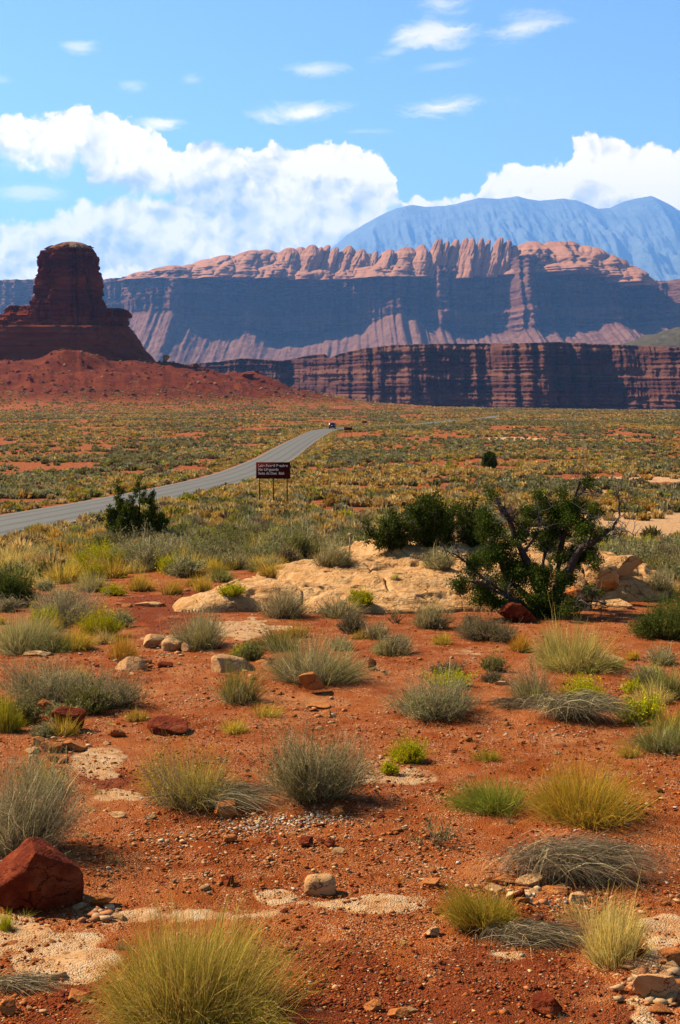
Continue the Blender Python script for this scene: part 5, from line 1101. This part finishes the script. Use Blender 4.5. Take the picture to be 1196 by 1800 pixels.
def spire_juniper():
    b = G(240, 960); d = b[1]; k = d / F; rng = np.random.default_rng(41); root = empty('juniper_tree', b); tag(root, 'small conical juniper with several pointed leaders beside the road', 'tree')
    tr, cr, cs, ap = MB(), MB(), [], []
    for (px, py, rb, dp, x0) in [(246, 842, 26, 0, 243), (207, 850, 19, .3, 228), (269, 868, 21, -.2, 252), (224, 884, 18, -.4, 234), (288, 905, 17, .2, 258), (193, 892, 15, 0, 224), (257, 905, 18, -.5, 248), (210, 915, 16, -.5, 230), (294, 940, 10, -.1, 264)]:
        e = at(px, py, d + dp) - b; s0 = at(x0, 960, d) - b; q = spline([s0, s0 * .5 + e * .5 + np.array([(e[0] - s0[0]) * .22, 0, 0]), e], 18); tr.tube(q, np.linspace(.06, .008, 18), 6, np.array(BK) * rng.uniform(.8, 1.3)); ap.append(q[4:])
        for t in np.linspace(.12, 1, 22):
            p = q[min(17, int(t * 17))]; rad = 1.45 * rb * k * (1.04 - t) ** .75
            for j in range(max(1, int(8 * (1.1 - t)))):
                o = rng.normal(0, 1, 3) * np.array([1, 1, .3]); o = o / np.linalg.norm(o) * rad * rng.uniform(.25, 1.0); cs.append((p + o + np.array([0, 0, .06]), (3.2 + 4.5 * (1 - t)) * k * rng.uniform(.7, 1.2)))
    tr.build('trunk', M_BARK, root, True); tw = MB(); twigs(tw, rng, np.vstack(ap), 20, .5, .012, BKG, .1, 1); tw.build('dead_branches', M_BARK, root)
    clumps(cr, rng, cs, .05, 170, JY); cr.build('crown', M_PLANT, root)
spire_juniper()
juniper(765, 958, 118, 96, 'widest green juniper of the row behind the sandstone outcrop', 32, 11, .55, JY, 24, slim=.72)
juniper(690, 962, 90, 68, 'lower dark juniper at the left end of the row behind the outcrop', 33, 8, .5, JUN, 24, slim=.75)
juniper(832, 958, 84, 80, 'juniper at the right end of the row behind the outcrop', 34, 7, .45, JY, 24, slim=.75)
juniper(861, 823, 27, 26, 'lone dark round juniper far out on the plain', 35, 5, .4, JUN, 14)
HERO_XY += [(G(240, 958)[0], G(240, 958)[1], 1.2), (G(762, 958)[0], G(762, 958)[1], 1.1)]

# ------------------------------------------------------------------ signs, stake, car
M_SIGN = m_plain('brown sign paint', (.075, .012, .009), 1.0, 0, .0); M_POST = m_plain('rusty steel post', (.07, .04, .03), .7, .3); M_CREAM = m_plain('cream lettering', (.85, .66, .54), .9)
def text_mesh(s, size, bold=.0):
    cu = bpy.data.curves.new('lettering', 'FONT'); cu.body = s; cu.size = size; cu.offset = bold; cu.extrude = .006; cu.space_character = 1.12; cu.space_line = 1.0
    o = bpy.data.objects.new('lettering', cu); COL.objects.link(o); bpy.context.view_layer.update()
    me = bpy.data.meshes.new_from_object(o.evaluated_get(bpy.context.evaluated_depsgraph_get())); bpy.data.objects.remove(o); return me
def sign(x0, y0, x1, y1, d, label, posts, lines=None, back=False):
    c = at((x0 + x1) / 2, (y0 + y1) / 2, d); k = d / F; w, h = (x1 - x0) * k, (y1 - y0) * k
    gz = H(c[0], c[1]); root = empty('road_sign', (c[0], c[1], gz)); tag(root, label, 'sign'); zc = c[2] - gz
    MB().box((0, 0, zc), (w, .05, h)).build('panel', M_SIGN, root)
    for f in posts:
        px = (f - .5) * w; z0 = H(c[0] + px, c[1] + .06) - gz - .3
        p = MB(); p.box((px, .065, (z0 + zc + h * .45) / 2), (.075, .07, zc + h * .45 - z0)); p.build('post', M_POST, root)
        for s in (-.44, .44): MB().box((px, -.03, zc + s * h), (.035, .02, .035)).build('bolt', M_POST, root)
    if lines:
        for i, (s, z, wd) in enumerate(lines):
            me = text_mesh(s, .25, .010); v = np.empty(len(me.vertices) * 3, np.float32); me.vertices.foreach_get('co', v); wv_ = v.reshape(-1, 3)[:, 0].max()
            o = obj('lettering', me, M_CREAM, root, (-w * .435, -.032, zc + z * h)); o.rotation_euler = (pi / 2, 0, 0); o.scale = (wd * w / wv_, 1, 1)
sign(450.5, 812.5, 510.5, 841.5, 98.0, 'brown beach warning sign with three lines of cream lettering on three posts', (.1, .505, .91), [('Lake Powell Beaches', .225, .86), ('No Lifeguards', -.01, .59), ('Swim At Own  Risk', -.245, .77)])
sign(605, 751, 619.2, 756.3, G(612, 768)[1], 'small brown roadside sign on thin posts just beyond the first curve', (.12, .49, .9))
sign(637.8, 740, 645.2, 743.4, G(641, 750)[1], 'tiny far brown sign on two posts, the most distant one', (.05, .95))
g = G(614, 978); k = g[1] / F
s_ = MB(); s_.box((0, 0, 18 * k), (.045, .045, 40 * k), None, .85); s_.box((0, 0, 37 * k + .02), (.10, .06, .07)); o = s_.build('wooden_stake', m_plain('weathered wood', (.45, .27, .15), .8), None, False, g); o.rotation_euler = (0, .06, 0)
tag(o, 'thin weathered wooden stake standing in the brush behind the outcrop', 'stake')
def car():
    i = int(np.argmin(np.abs(ROAD[:, 1] - G(584, 754.2)[1]))); p = ROAD[i]; q = ROAD[i + 2] - ROAD[i - 2]; hd = math.atan2(q[1], q[0])
    c = G(584.5, 754.4); z = np.interp(c[1], ROAD[:, 1][:i + 6], ROAD[:, 2][:i + 6]) + .03
    root = empty('suv', (c[0], c[1], z), radians(88)); tag(root, 'dark blue suv seen from behind driving away up the road', 'car')
    paint = m_plain('dark blue car paint', (.008, .009, .014), .35, 0, .35); glass = m_plain('car glass', (.012, .014, .018), .08, 0, .8); tyre = m_plain('tyre rubber', (.015, .015, .015), .8); red = m_plain('tail lamp red', (.45, .02, .02), .3); whi = m_plain('plate white', (.6, .6, .6), .5); hub = m_plain('wheel alloy', (.4, .4, .4), .3, .8)
    L, W_ = 4.6, 1.85
    prof = [(-2.3, .45), (-2.32, .95), (-2.22, 1.12), (-1.95, 1.66), (-1.7, 1.74), (.2, 1.74), (.55, 1.66), (1.15, 1.12), (2.1, .98), (2.28, .8), (2.3, .42), (1.9, .28), (-1.9, .28)]
    ys = [(-1, .84), (-.93, .97), (-.45, 1), (.45, 1), (.93, .97), (1, .84)]
    V = []
    for s, f in ys:
        for x, z_ in prof:
            tw = 1 - .16 * max(0, (z_ - 1.0) / .74); V.append((x * (1 if abs(s) < 1 else .985), s * W_ / 2 * tw, .28 + (z_ - .28) * (f if abs(s) == 1 else (1 if abs(s) < .9 else .99))))
    m_ = len(prof); Q = gridq(len(ys), m_, True)
    V = np.array(V); T_ = []
    for r in (0, len(ys) - 1):
        cidx = len(V); V = np.vstack([V, V[r * m_:(r + 1) * m_].mean(0)])
        for j in range(m_): T_.append((r * m_ + j, r * m_ + (j + 1) % m_, cidx))
    MB().add(V, Q, T_).build('body', paint, root)
    MB().add([(-2.23, -.66, 1.15), (-2.23, .66, 1.15), (-1.985, .58, 1.63), (-1.985, -.58, 1.63)], [(0, 1, 2, 3)]).build('rear_window', glass, root)
    for s in (-1, 1):
        MB().add([(-1.75, s * .925, 1.16), (.95, s * .925, 1.16), (.4, s * .83, 1.6), (-1.6, s * .83, 1.6)], [(0, 1, 2, 3)]).build('side_window', glass, root)
        MB().box((-2.27, s * .76, 1.0), (.12, .26, .26)).build('tail_light', red, root)
        MB().box((.75, s * 1.0, 1.15), (.12, .2, .14)).build('wing_mirror', paint, root)
        for x in (-1.4, 1.4):
            w_ = MB(); w_.tube([(x, s * .70, .36), (x, s * .93, .36)], .36, 18); wo = w_.build('wheel', tyre, root)
            MB().tube([(x, s * .90, .36), (x, s * .945, .36)], .22, 12).build('rim', hub, wo)
    MB().box((-2.335, 0, .92), (.02, .5, .16)).build('number_plate', whi, root)
    MB().box((-2.33, 0, .52), (.1, 1.7, .2)).build('bumper', tyre, root)
car()

# ------------------------------------------------------------------ shrubs of the plain
RG = np.random.default_rng(99)
def sample(y1, y2, n_, cut=.0):
    y = np.sqrt(RG.uniform(y1 * y1, y2 * y2, n_)); x = RG.uniform(-.31, .31, n_) * y
    dens = fbm(x / 9, y / 13, 0, 3, 600) + .5 * fbm(x / 60, y / 60, 0, 3, 601)
    ok = RG.uniform(-.45, .45, n_) < 1.5 * dens + .45 * fbm(x / 22, y / 50, 0, 3, 602) + .13
    dd, _ = road_dist(x, y); ok &= dd > 3.9
    ok &= OUTZ(x, y) < .02
    px = 598 + F * x / y
    bare = np.zeros(n_)
    for (qx, qy, rx, ry, s) in [(330, 1055, 170, 40, 1), (1050, 930, 230, 30, .8), (1080, 840, 140, 7, .9), (1000, 868, 180, 7, .7), (905, 772, 60, 4, .8), (820, 845, 90, 10, .5)]:
        zz = H(x, y); row = HOR - F * zz / y; bare = np.maximum(bare, s * (np.hypot((px - qx) / rx, (row - qy) / ry) < 1))
    ok &= RG.uniform(0, 1, n_) > bare
    ok &= RG.uniform(0, 1, n_) > .9 * sst(mound(x, y), 4, 20)
    rim = 1380 + 130 * fbm(x / 260, .5, 0, 4, 9) - 330 * sst(x, 80, 330) + 700 * sst(-x, -60, 400); ok &= y < rim - 2
    if y1 < 60:
        for hx, hy, hr in HERO_XY: ok &= np.hypot(x - hx, y - hy) > hr * .8
    x, y, dd = x[ok], y[ok], dd[ok]
    return x, y, H(x, y), dd
KP = [('grass', STRAW, 'straw'), ('grass', GOLD, 'gold'), ('sage', None, 'grey green'), ('greymix', None, 'silvery'), ('olive', None, 'olive'), ('brown', None, 'brown'), ('yellow', None, 'yellow'), ('stem', None, 'rod')]
KW = np.array([.17, .17, .20, .18, .12, .07, .05, .04])
KLAB = dict(straw='pale straw grass clump, one of many scattered over the plain', gold='golden grass clump, one of many scattered over the plain', olive='dark olive shrub, one of many scattered over the plain', brown='dry brown shrub, one of many scattered over the plain', yellow='yellow green bush, one of many scattered over the plain', rod='green stemmed shrub, one of many scattered over the plain', silvery='silvery dry brush, one of many scattered over the plain')
KLAB['grey green'] = 'grey green sagebrush, one of many scattered over the plain'
protos = []
for i, (kd, pal, nm) in enumerate(KP):
    vs_ = []
    for v in range(3): vs_.append([(pn, mb.mesh(pn or NAMES[kd])) for pn, mb in plant(kd, 7000 + i * 10 + v, .5, .5, 42, (.05, 0), pal, .42) if mb.V])
    protos.append(vs_)
def kinds_for(n_, dd, x=None, y=None):
    zone = None if x is None else np.clip(2.2 * fbm(x / 18, y / 45, 0, 3, 603), -1, 1)
    w = np.repeat(KW[None], n_, 0); nr = sst(dd, 11, 4.5)[:, None]
    w = w * np.exp(1.6 * zone[:, None] * np.array([1, 1, -1, -.8, -.6, -.2, .3, 0])) if zone is not None else w
    w = w * (1 - nr) + nr * np.array([.34, .26, .08, .10, .02, .01, .17, .02]); c = np.cumsum(w / w.sum(1, keepdims=True), 1)
    return (RG.uniform(0, 1, n_)[:, None] > c).sum(1).clip(0, len(KP) - 1)
x, y, z, dd = sample(37, 76, 1500)
row = HOR - F * z / y; big = np.argsort(-RG.lognormal(0, .15, len(x)) / y)
kk = kinds_for(len(x), dd, x, y); sz = RG.uniform(.75, 1.6, len(x)) * .92
inv = np.abs(x / y) < .25
ind = [i for i in big if inv[i]][:270]; rest = np.setdiff1d(np.arange(len(x)), ind)
for i in ind:
    kd, pal, nm = KP[kk[i]]; parts = protos[kk[i]][RG.integers(0, 3)]; s = sz[i] * (1.0 if nm not in ('olive', 'sage') else 1.15)
    if len(parts) == 1: o = obj(NAMES[kd], parts[0][1], M_PLANT, None, (x[i], y[i], z[i]))
    else:
        o = empty(NAMES[kd], (x[i], y[i], z[i]))
        for pn, me in parts: obj(pn, me, M_PLANT, o)
    o.rotation_euler = (0, 0, RG.uniform(0, 6.28)); o.scale = (s, s, s * RG.uniform(.8, 1.25))
    tag(o, KLAB[nm], CATS.get(kd, 'shrub'), nm + ' plants of the near plain')
KC = np.array([(.57, .385, .145), (.53, .32, .08), (.26, .225, .085), (.32, .27, .13), (.165, .14, .045), (.19, .115, .065), (.37, .32, .045), (.2, .19, .055)])
def lod(mb, x, y, z, kk, s, q, wid, h):
    n_ = len(x); a = RG.uniform(0, 2 * pi, (n_, q)); rho = np.sqrt(RG.uniform(0, 1, (n_, q))); L = RG.uniform(.6, 1.1, (n_, q))
    S_ = s[:, None]; tz = h * S_ * np.sqrt(1 - .88 * rho ** 2) * L
    tip = np.stack([S_ * .5 * rho * np.cos(a), S_ * .5 * rho * np.sin(a), tz], -1); bs = tip * np.array([.55, .55, 0]); bs[..., 2] = -.03
    o = np.stack([x, y, z], -1)[:, None]
    sd = RG.normal(0, 1, (n_, q, 3)); sd[..., 2] *= .3; sd /= np.linalg.norm(sd, axis=-1, keepdims=True); W_ = (wid * S_)[..., None]
    mid = bs * .35 + tip * .65; mid[..., 2] += .08 * S_
    V = np.stack([o + bs - sd * W_ * .5, o + bs + sd * W_ * .5, o + mid + sd * W_ * .55, o + tip + sd * W_ * .12, o + tip - sd * W_ * .12, o + mid - sd * W_ * .55], 2).reshape(-1, 3)
    i = np.arange(n_ * q)[:, None] * 6; Q = np.concatenate([i + np.array([[0, 1, 2, 5]]), i + np.array([[5, 2, 3, 4]])])
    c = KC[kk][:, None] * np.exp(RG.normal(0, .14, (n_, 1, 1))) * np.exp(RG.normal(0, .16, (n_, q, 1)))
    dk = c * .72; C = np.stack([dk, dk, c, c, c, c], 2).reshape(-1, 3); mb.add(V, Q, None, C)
sc = MB()
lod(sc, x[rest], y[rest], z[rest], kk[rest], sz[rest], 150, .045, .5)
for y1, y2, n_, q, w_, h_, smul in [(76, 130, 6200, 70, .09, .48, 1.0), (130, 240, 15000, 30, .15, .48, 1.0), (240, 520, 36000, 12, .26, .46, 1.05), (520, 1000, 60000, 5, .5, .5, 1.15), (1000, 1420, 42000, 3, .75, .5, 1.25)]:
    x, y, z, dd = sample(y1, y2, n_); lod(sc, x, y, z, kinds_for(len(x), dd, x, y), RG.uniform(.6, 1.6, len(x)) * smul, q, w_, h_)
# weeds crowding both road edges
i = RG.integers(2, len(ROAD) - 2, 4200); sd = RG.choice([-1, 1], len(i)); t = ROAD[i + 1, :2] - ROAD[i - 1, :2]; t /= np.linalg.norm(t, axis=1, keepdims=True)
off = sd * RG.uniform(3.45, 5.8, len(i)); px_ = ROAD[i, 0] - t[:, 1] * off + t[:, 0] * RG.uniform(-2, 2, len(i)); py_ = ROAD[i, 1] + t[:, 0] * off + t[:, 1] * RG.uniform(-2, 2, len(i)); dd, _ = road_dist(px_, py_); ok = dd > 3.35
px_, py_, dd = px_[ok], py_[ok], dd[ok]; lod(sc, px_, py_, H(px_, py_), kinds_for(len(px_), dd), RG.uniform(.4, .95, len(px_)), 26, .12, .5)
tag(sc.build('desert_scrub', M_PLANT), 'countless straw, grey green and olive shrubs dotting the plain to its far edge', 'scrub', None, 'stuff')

# ------------------------------------------------------------------ gravel and loose stones
SC = [((.31, .078, .028), .38), ((.41, .14, .052), .28), ((.19, .042, .02), .14), ((.52, .29, .13), .14), ((.52, .39, .25), .05), ((.40, .33, .25), .02)]
def stones_mesh(n_, r0, r1, y1, y2, base, seed, clus=None, pal=None):
    rg = np.random.default_rng(seed)
    if clus is None:
        y = rg.uniform(y1, y2, int(n_ * 2.2)); x = rg.uniform(-.28, .28, len(y)) * y
        ok = rg.uniform(-.5, .6, len(y)) < fbm(x / 1.3, y / 1.3, 0, 4, 700) + .1; x, y = x[ok][:n_], y[ok][:n_]
    else:
        X_, Y_ = [], []
        for (px, py, rx, ry, m_) in clus:
            q = rg.normal(0, .45, (m_, 2)); c = G(px, py); a = G(px, py - ry); ky = abs(a[1] - c[1]); X_.append(c[0] + q[:, 0] * rx / F * c[1]); Y_.append(c[1] + q[:, 1] * ky)
        x, y = np.concatenate(X_), np.concatenate(Y_)
    ok = OUTZ(x, y) < .005; x, y = x[ok], y[ok]; n_ = len(x); z = H(x, y) + .012
    V0, T0 = ico(1) if base else (np.array([(1, 0, 0), (-1, 0, 0), (0, 1, 0), (0, -1, 0), (0, 0, 1), (0, 0, -1)], float), np.array([(0, 2, 4), (2, 1, 4), (1, 3, 4), (3, 0, 4), (2, 0, 5), (1, 2, 5), (3, 1, 5), (0, 3, 5)]))
    if base: V0, T0 = _ICO12()
    s = r0 * (r1 / r0) ** (rg.uniform(0, 1, n_) ** 2.2)
    sc_ = s[:, None] * rg.uniform(.6, 1.25, (n_, 3)) * np.array([1, 1, .45]); a = rg.uniform(0, 2 * pi, n_); ca, sa = np.cos(a)[:, None], np.sin(a)[:, None]
    P_ = V0[None] * rg.uniform(.5, 1.3, (n_, len(V0), 1)) * sc_[:, None]
    X2 = P_[..., 0] * ca - P_[..., 1] * sa; Y2 = P_[..., 0] * sa + P_[..., 1] * ca
    V = np.stack([X2 + x[:, None], Y2 + y[:, None], P_[..., 2] + (z + .25 * sc_[:, 2])[:, None]], -1).reshape(-1, 3)
    T_ = (np.arange(n_)[:, None, None] * len(V0) + T0[None]).reshape(-1, 3)
    pal = pal or SC; w = np.array([p[1] for p in pal]); c = np.array([p[0] for p in pal])[rg.choice(len(pal), n_, p=w / w.sum())] * np.exp(rg.normal(0, .18, (n_, 1)))
    return V, T_, np.repeat(c, len(V0), 0)
def _ICO12():
    V, T_ = ico(1); return V, T_
gv = MB()
for a in [(38000, .003, .017, 7.6, 13, 0, 1), (26000, .005, .024, 13, 22, 0, 2), (11000, .010, .038, 22, 40, 0, 3), (3400, .010, .034, 7.6, 17, 1, 4)]:
    V, T_, C = stones_mesh(*a); gv.add(V, None, T_, C)
PALEG = [((.56, .42, .25), .34), ((.56, .48, .38), .16), ((.36, .34, .31), .10), ((.52, .29, .13), .24), ((.38, .13, .05), .16)]
V, T_, C = stones_mesh(0, .006, .026, 0, 0, 1, 8, [(500, 1448, 150, 22, 520), (560, 1440, 90, 14, 260), (430, 1455, 80, 16, 180), (340, 1232, 40, 10, 60), (1060, 1240, 40, 22, 110), (960, 1290, 140, 14, 120), (740, 1540, 60, 22, 90), (300, 1480, 80, 22, 90), (950, 1580, 80, 26, 140)], PALEG); gv.add(V, None, T_, C)
DK = [((.26, .065, .03), .6), ((.17, .042, .022), .25), ((.40, .14, .06), .15)]
V, T_, C = stones_mesh(0, .005, .026, 0, 0, 1, 9, [(640, 1770, 190, 40, 420), (840, 1740, 160, 50, 300), (60, 1600, 90, 40, 260), (300, 1060, 140, 26, 160), (190, 1365, 70, 16, 140), (560, 1690, 180, 40, 200), (110, 1770, 90, 30, 200), (1000, 1720, 80, 40, 120)], DK); gv.add(V, None, T_, C)
V, T_, C = stones_mesh(0, .02, .07, 0, 0, 1, 10, [(1150, 1735, 60, 50, 130), (935, 1570, 70, 26, 60), (290, 1150, 80, 26, 70), (110, 1310, 70, 24, 50), (180, 1610, 40, 18, 30), (560, 1250, 60, 14, 20)], [((.58, .36, .19), .5), ((.46, .19, .09), .5)]); gv.add(V, None, T_, C)
CH = [((.42, .17, .07), .4), ((.55, .32, .16), .35), ((.30, .085, .035), .25)]
V, T_, C = stones_mesh(0, .006, .032, 0, 0, 1, 12, [(430, 1510, 330, 60, 800), (760, 1500, 220, 50, 420), (280, 1250, 160, 40, 260), (600, 1255, 200, 40, 300), (250, 1170, 150, 30, 200), (900, 1290, 200, 30, 220), (1000, 1600, 160, 50, 260), (120, 1300, 110, 40, 200), (700, 1420, 200, 30, 200), (200, 1500, 120, 60, 260)], CH); gv.add(V, None, T_, C)
tag(gv.build('gravel', M_ATTR), 'loose gravel and small clods strewn over the red foreground soil', 'gravel', None, 'stuff')
shp = [rock_mesh('stone', 900 + i, (1, .85, .6), 2, 9, .06, .55, .9, False) for i in range(12)]
SM = [(M_RED, 'small dark red stone lying loose on the foreground soil'), (M_ORANGE, 'small orange stone lying loose on the foreground soil'), (M_BUFF, 'small buff stone lying loose on the foreground soil')]
meshes = {}
yy = RG.uniform(7.8, 23, 900); xx = RG.uniform(-.245, .245, 900) * yy; ok = (RG.uniform(-.4, .5, 900) < fbm(xx / 1.3, yy / 1.3, 0, 4, 700) + .1); xx, yy = xx[ok][:260], yy[ok][:260]
for a, b in zip(xx, yy):
    j = int(RG.choice(3, p=[.3, .45, .25])); v = int(RG.integers(0, 12))
    if (j, v) not in meshes: me = shp[v].copy(); me.materials.append(SM[j][0]); meshes[(j, v)] = me
    s = float(.03 * 3.2 ** (RG.uniform(0, 1) ** 2)) * (1 + .03 * (b - 8)); o = obj('stone', meshes[(j, v)], None, None, (a, b, H(a, b) + .15 * s), RG.uniform(0, 6.28)); o.scale = (s, s, s * RG.uniform(.6, 1)); tag(o, SM[j][1], 'stone', ('red', 'orange', 'buff')[j] + ' stones loose on the foreground soil')

# broken rock littering the talus under the butte
rg = np.random.default_rng(71); a = rg.uniform(pi * .9, pi * 2.1, 5200); r = 62 + 150 * rg.uniform(0, 1, 5200) ** .8; x = BX + r * np.cos(a); y = BY + r * np.sin(a)
ok = rg.uniform(-.5, .6, 5200) < fbm(x / 20, y / 20, 0, 4, 720) + .1; x, y = x[ok], y[ok]; n_ = len(x); z = H(x, y); s = .28 * 6.5 ** (rg.uniform(0, 1, n_) ** 2.4)
V0, T0 = ico(1); P_ = V0[None] * rg.uniform(.55, 1.25, (n_, len(V0), 1)) * (s[:, None] * rg.uniform(.7, 1.3, (n_, 3)))[:, None] * np.array([1, 1, .7])
V = (P_ + np.stack([x, y, z + s * .15], -1)[:, None]).reshape(-1, 3); T_ = (np.arange(n_)[:, None, None] * len(V0) + T0[None]).reshape(-1, 3)
c = np.array([(.15, .035, .02), (.24, .07, .035), (.38, .17, .085), (.10, .026, .016)])[rg.choice(4, n_, p=[.4, .3, .12, .18])] * np.exp(rg.normal(0, .2, (n_, 1)))
tag(MB().add(V, None, T_, np.repeat(c, len(V0), 0)).build('rubble', M_ATTR), 'broken red rock littering the slope under the butte', 'rubble', None, 'stuff')

# ------------------------------------------------------------------ low plants filling the bank between the road and the bare red patch
for (x0, x1, y0, y1, n_, wts) in [(-10, 330, 935, 1010, 44, (.42, .3, .1, .06, .04, .0, .08, 0)), (-10, 230, 1010, 1165, 26, (.3, .25, .12, .12, .06, .05, .07, .03)), (310, 640, 965, 1040, 18, (.2, .3, .15, .15, .1, .05, .05, 0)), (1080, 1200, 960, 1060, 12, (.1, .2, .3, .2, .15, 0, .05, 0)), (420, 900, 1100, 1180, 8, (.1, .3, .1, .3, .1, .1, 0, 0)), (1090, 1200, 1100, 1330, 8, (.1, .3, .2, .2, .1, 0, .1, 0)), (0, 260, 1170, 1300, 10, (.2, .3, .2, .2, .1, 0, 0, 0))]:
    wts = np.array(wts) / sum(wts); k_ = 0
    while k_ < n_:
        p = G(RG.uniform(x0, x1), RG.uniform(y0, y1)); 
        if road_dist(p[:1], p[1:2])[0][0] < 4.2 or OUTZ(p[0], p[1]) > .01: continue
        if any(np.hypot(p[0] - hx, p[1] - hy) < hr * .9 for hx, hy, hr in HERO_XY): k_ += .2; continue
        j = int(RG.choice(8, p=wts)); kd, pal, nm = KP[j]; parts = protos[j][RG.integers(0, 3)]; s = RG.uniform(.45, 1.0) * (.75 if p[1] < 30 else 1.05)
        if len(parts) == 1: o = obj(NAMES[kd], parts[0][1], M_PLANT, None, p)
        else:
            o = empty(NAMES[kd], p)
            for pn, me in parts: obj(pn, me, M_PLANT, o)
        o.rotation_euler = (0, 0, RG.uniform(0, 6.28)); o.scale = (s, s, s * RG.uniform(.8, 1.2)); tag(o, KLAB[nm], CATS.get(kd, 'shrub'), nm + ' plants of the near plain'); k_ += 1; HERO_XY.append((p[0], p[1], .3 * s))

# broken slabs and blocks lying in loose groups on the soil
fr = [rock_mesh('rock_fragment', 950 + i, (1, .8, .42), 3, 10, .04, .5, .85) for i in range(9)]; fm = {}
FL = [(M_ORANGE, 'angular orange rock fragment lying in a loose scatter on the soil', 'orange'), (M_BUFF, 'angular buff rock fragment lying in a loose scatter on the soil', 'buff'), (M_RED, 'angular dark red rock fragment lying in a loose scatter on the soil', 'dark red')]
for (cx_, cy_, rx, ry, n_, sz_) in [(265, 1165, 120, 34, 12, .16), (915, 1565, 90, 26, 11, .10), (1150, 1735, 60, 48, 15, .11), (110, 1312, 80, 26, 9, .12), (575, 1258, 90, 18, 7, .13), (620, 1480, 150, 30, 10, .075), (185, 1612, 60, 22, 8, .08), (90, 1690, 90, 40, 7, .08), (1060, 1225, 70, 34, 8, .11), (660, 1780, 110, 22, 9, .06), (330, 1500, 160, 50, 9, .07), (440, 1180, 120, 40, 7, .15), (820, 1290, 200, 30, 8, .09), (230, 1060, 90, 22, 7, .18), (1000, 1640, 120, 40, 8, .07), (120, 1770, 100, 24, 8, .06)]:
    for q in range(n_):
        p = G(cx_ + RG.normal(0, .5) * rx, min(cy_ + RG.normal(0, .5) * ry, 1796))
        if OUTZ(p[0], p[1]) > .01: continue
        j = int(RG.choice(3, p=[.45, .38, .17])); v = int(RG.integers(0, 9))
        if (j, v) not in fm: me = fr[v].copy(); me.materials.append(FL[j][0]); fm[(j, v)] = me
        s = float(sz_ * RG.uniform(.55, 1.7)); o = obj('rock_fragment', fm[(j, v)], None, None, (p[0], p[1], p[2] + .10 * s)); o.rotation_euler = (RG.normal(0, .14), RG.normal(0, .14), RG.uniform(0, 6.28)); o.scale = (s, s, s * RG.uniform(.6, 1.2))
        tag(o, FL[j][1], 'rock', FL[j][2] + ' rock fragments on the foreground soil')

# ------------------------------------------------------------------ small dry weeds on the bare soil
wp = [MB().add(*_v(tuft(8100 + i, 70, .5, .5, (STRAW, GOLD, GREY)[i % 3], .016, (.1, 0), None or .2, 3, .3))).mesh('dry_weed') for i in range(6)]
n_ = 0
while n_ < 90:
    y = RG.uniform(8, 34); x = RG.uniform(-.25, .25) * y
    if OUTZ(x, y) > .01 or fbm(x / 1.1, y / 1.5, 0, 3, 810) < -.02: continue
    s = RG.uniform(.10, .26); o = obj('dry_weed', wp[RG.integers(0, 6)], M_PLANT, None, (x, y, H(x, y)), RG.uniform(0, 6.28)); o.scale = (s, s, s * RG.uniform(.5, 1.1)); n_ += 1
    tag(o, 'wispy little dry weed on the bare red soil', 'weed', 'dry weeds on the foreground soil')

# ------------------------------------------------------------------ air
hz = bpy.data.materials.new('thin desert air'); hz.use_nodes = True; hz.node_tree.nodes.clear()
t = NT(hz.node_tree); ov = t.new('ShaderNodeOutputMaterial'); pv = t.new('ShaderNodeVolumePrincipled'); t.l.new(pv.outputs[0], ov.inputs['Volume'])
pv.inputs['Color'].default_value = (.20, .47, 1.0, 1); pv.inputs['Density'].default_value = 2.6e-5; pv.inputs['Anisotropy'].default_value = .2
tag(MB().box((0, 19900, 2330), (36000, 40600, 5000)).build('haze', hz), 'thin blue air between the camera and the far mountains', 'haze', None, 'stuff')

# real rock, soil and leaf colours sit a little darker and richer than first guessed
for m_ in bpy.data.materials:
    if not m_.node_tree: continue
    T_ = m_.node_tree
    for nd in list(T_.nodes):
        sock = nd.inputs.get('Base Color') if nd.type == 'BSDF_PRINCIPLED' else (nd.inputs.get('Color') if nd.type == 'BSDF_TRANSLUCENT' else None)
        if sock and sock.is_linked:
            src = sock.links[0].from_socket; h_ = T_.nodes.new('ShaderNodeHueSaturation'); h_.inputs['Value'].default_value = .76; h_.inputs['Saturation'].default_value = 1.06
            T_.links.new(src, h_.inputs['Color']); T_.links.new(h_.outputs[0], sock)
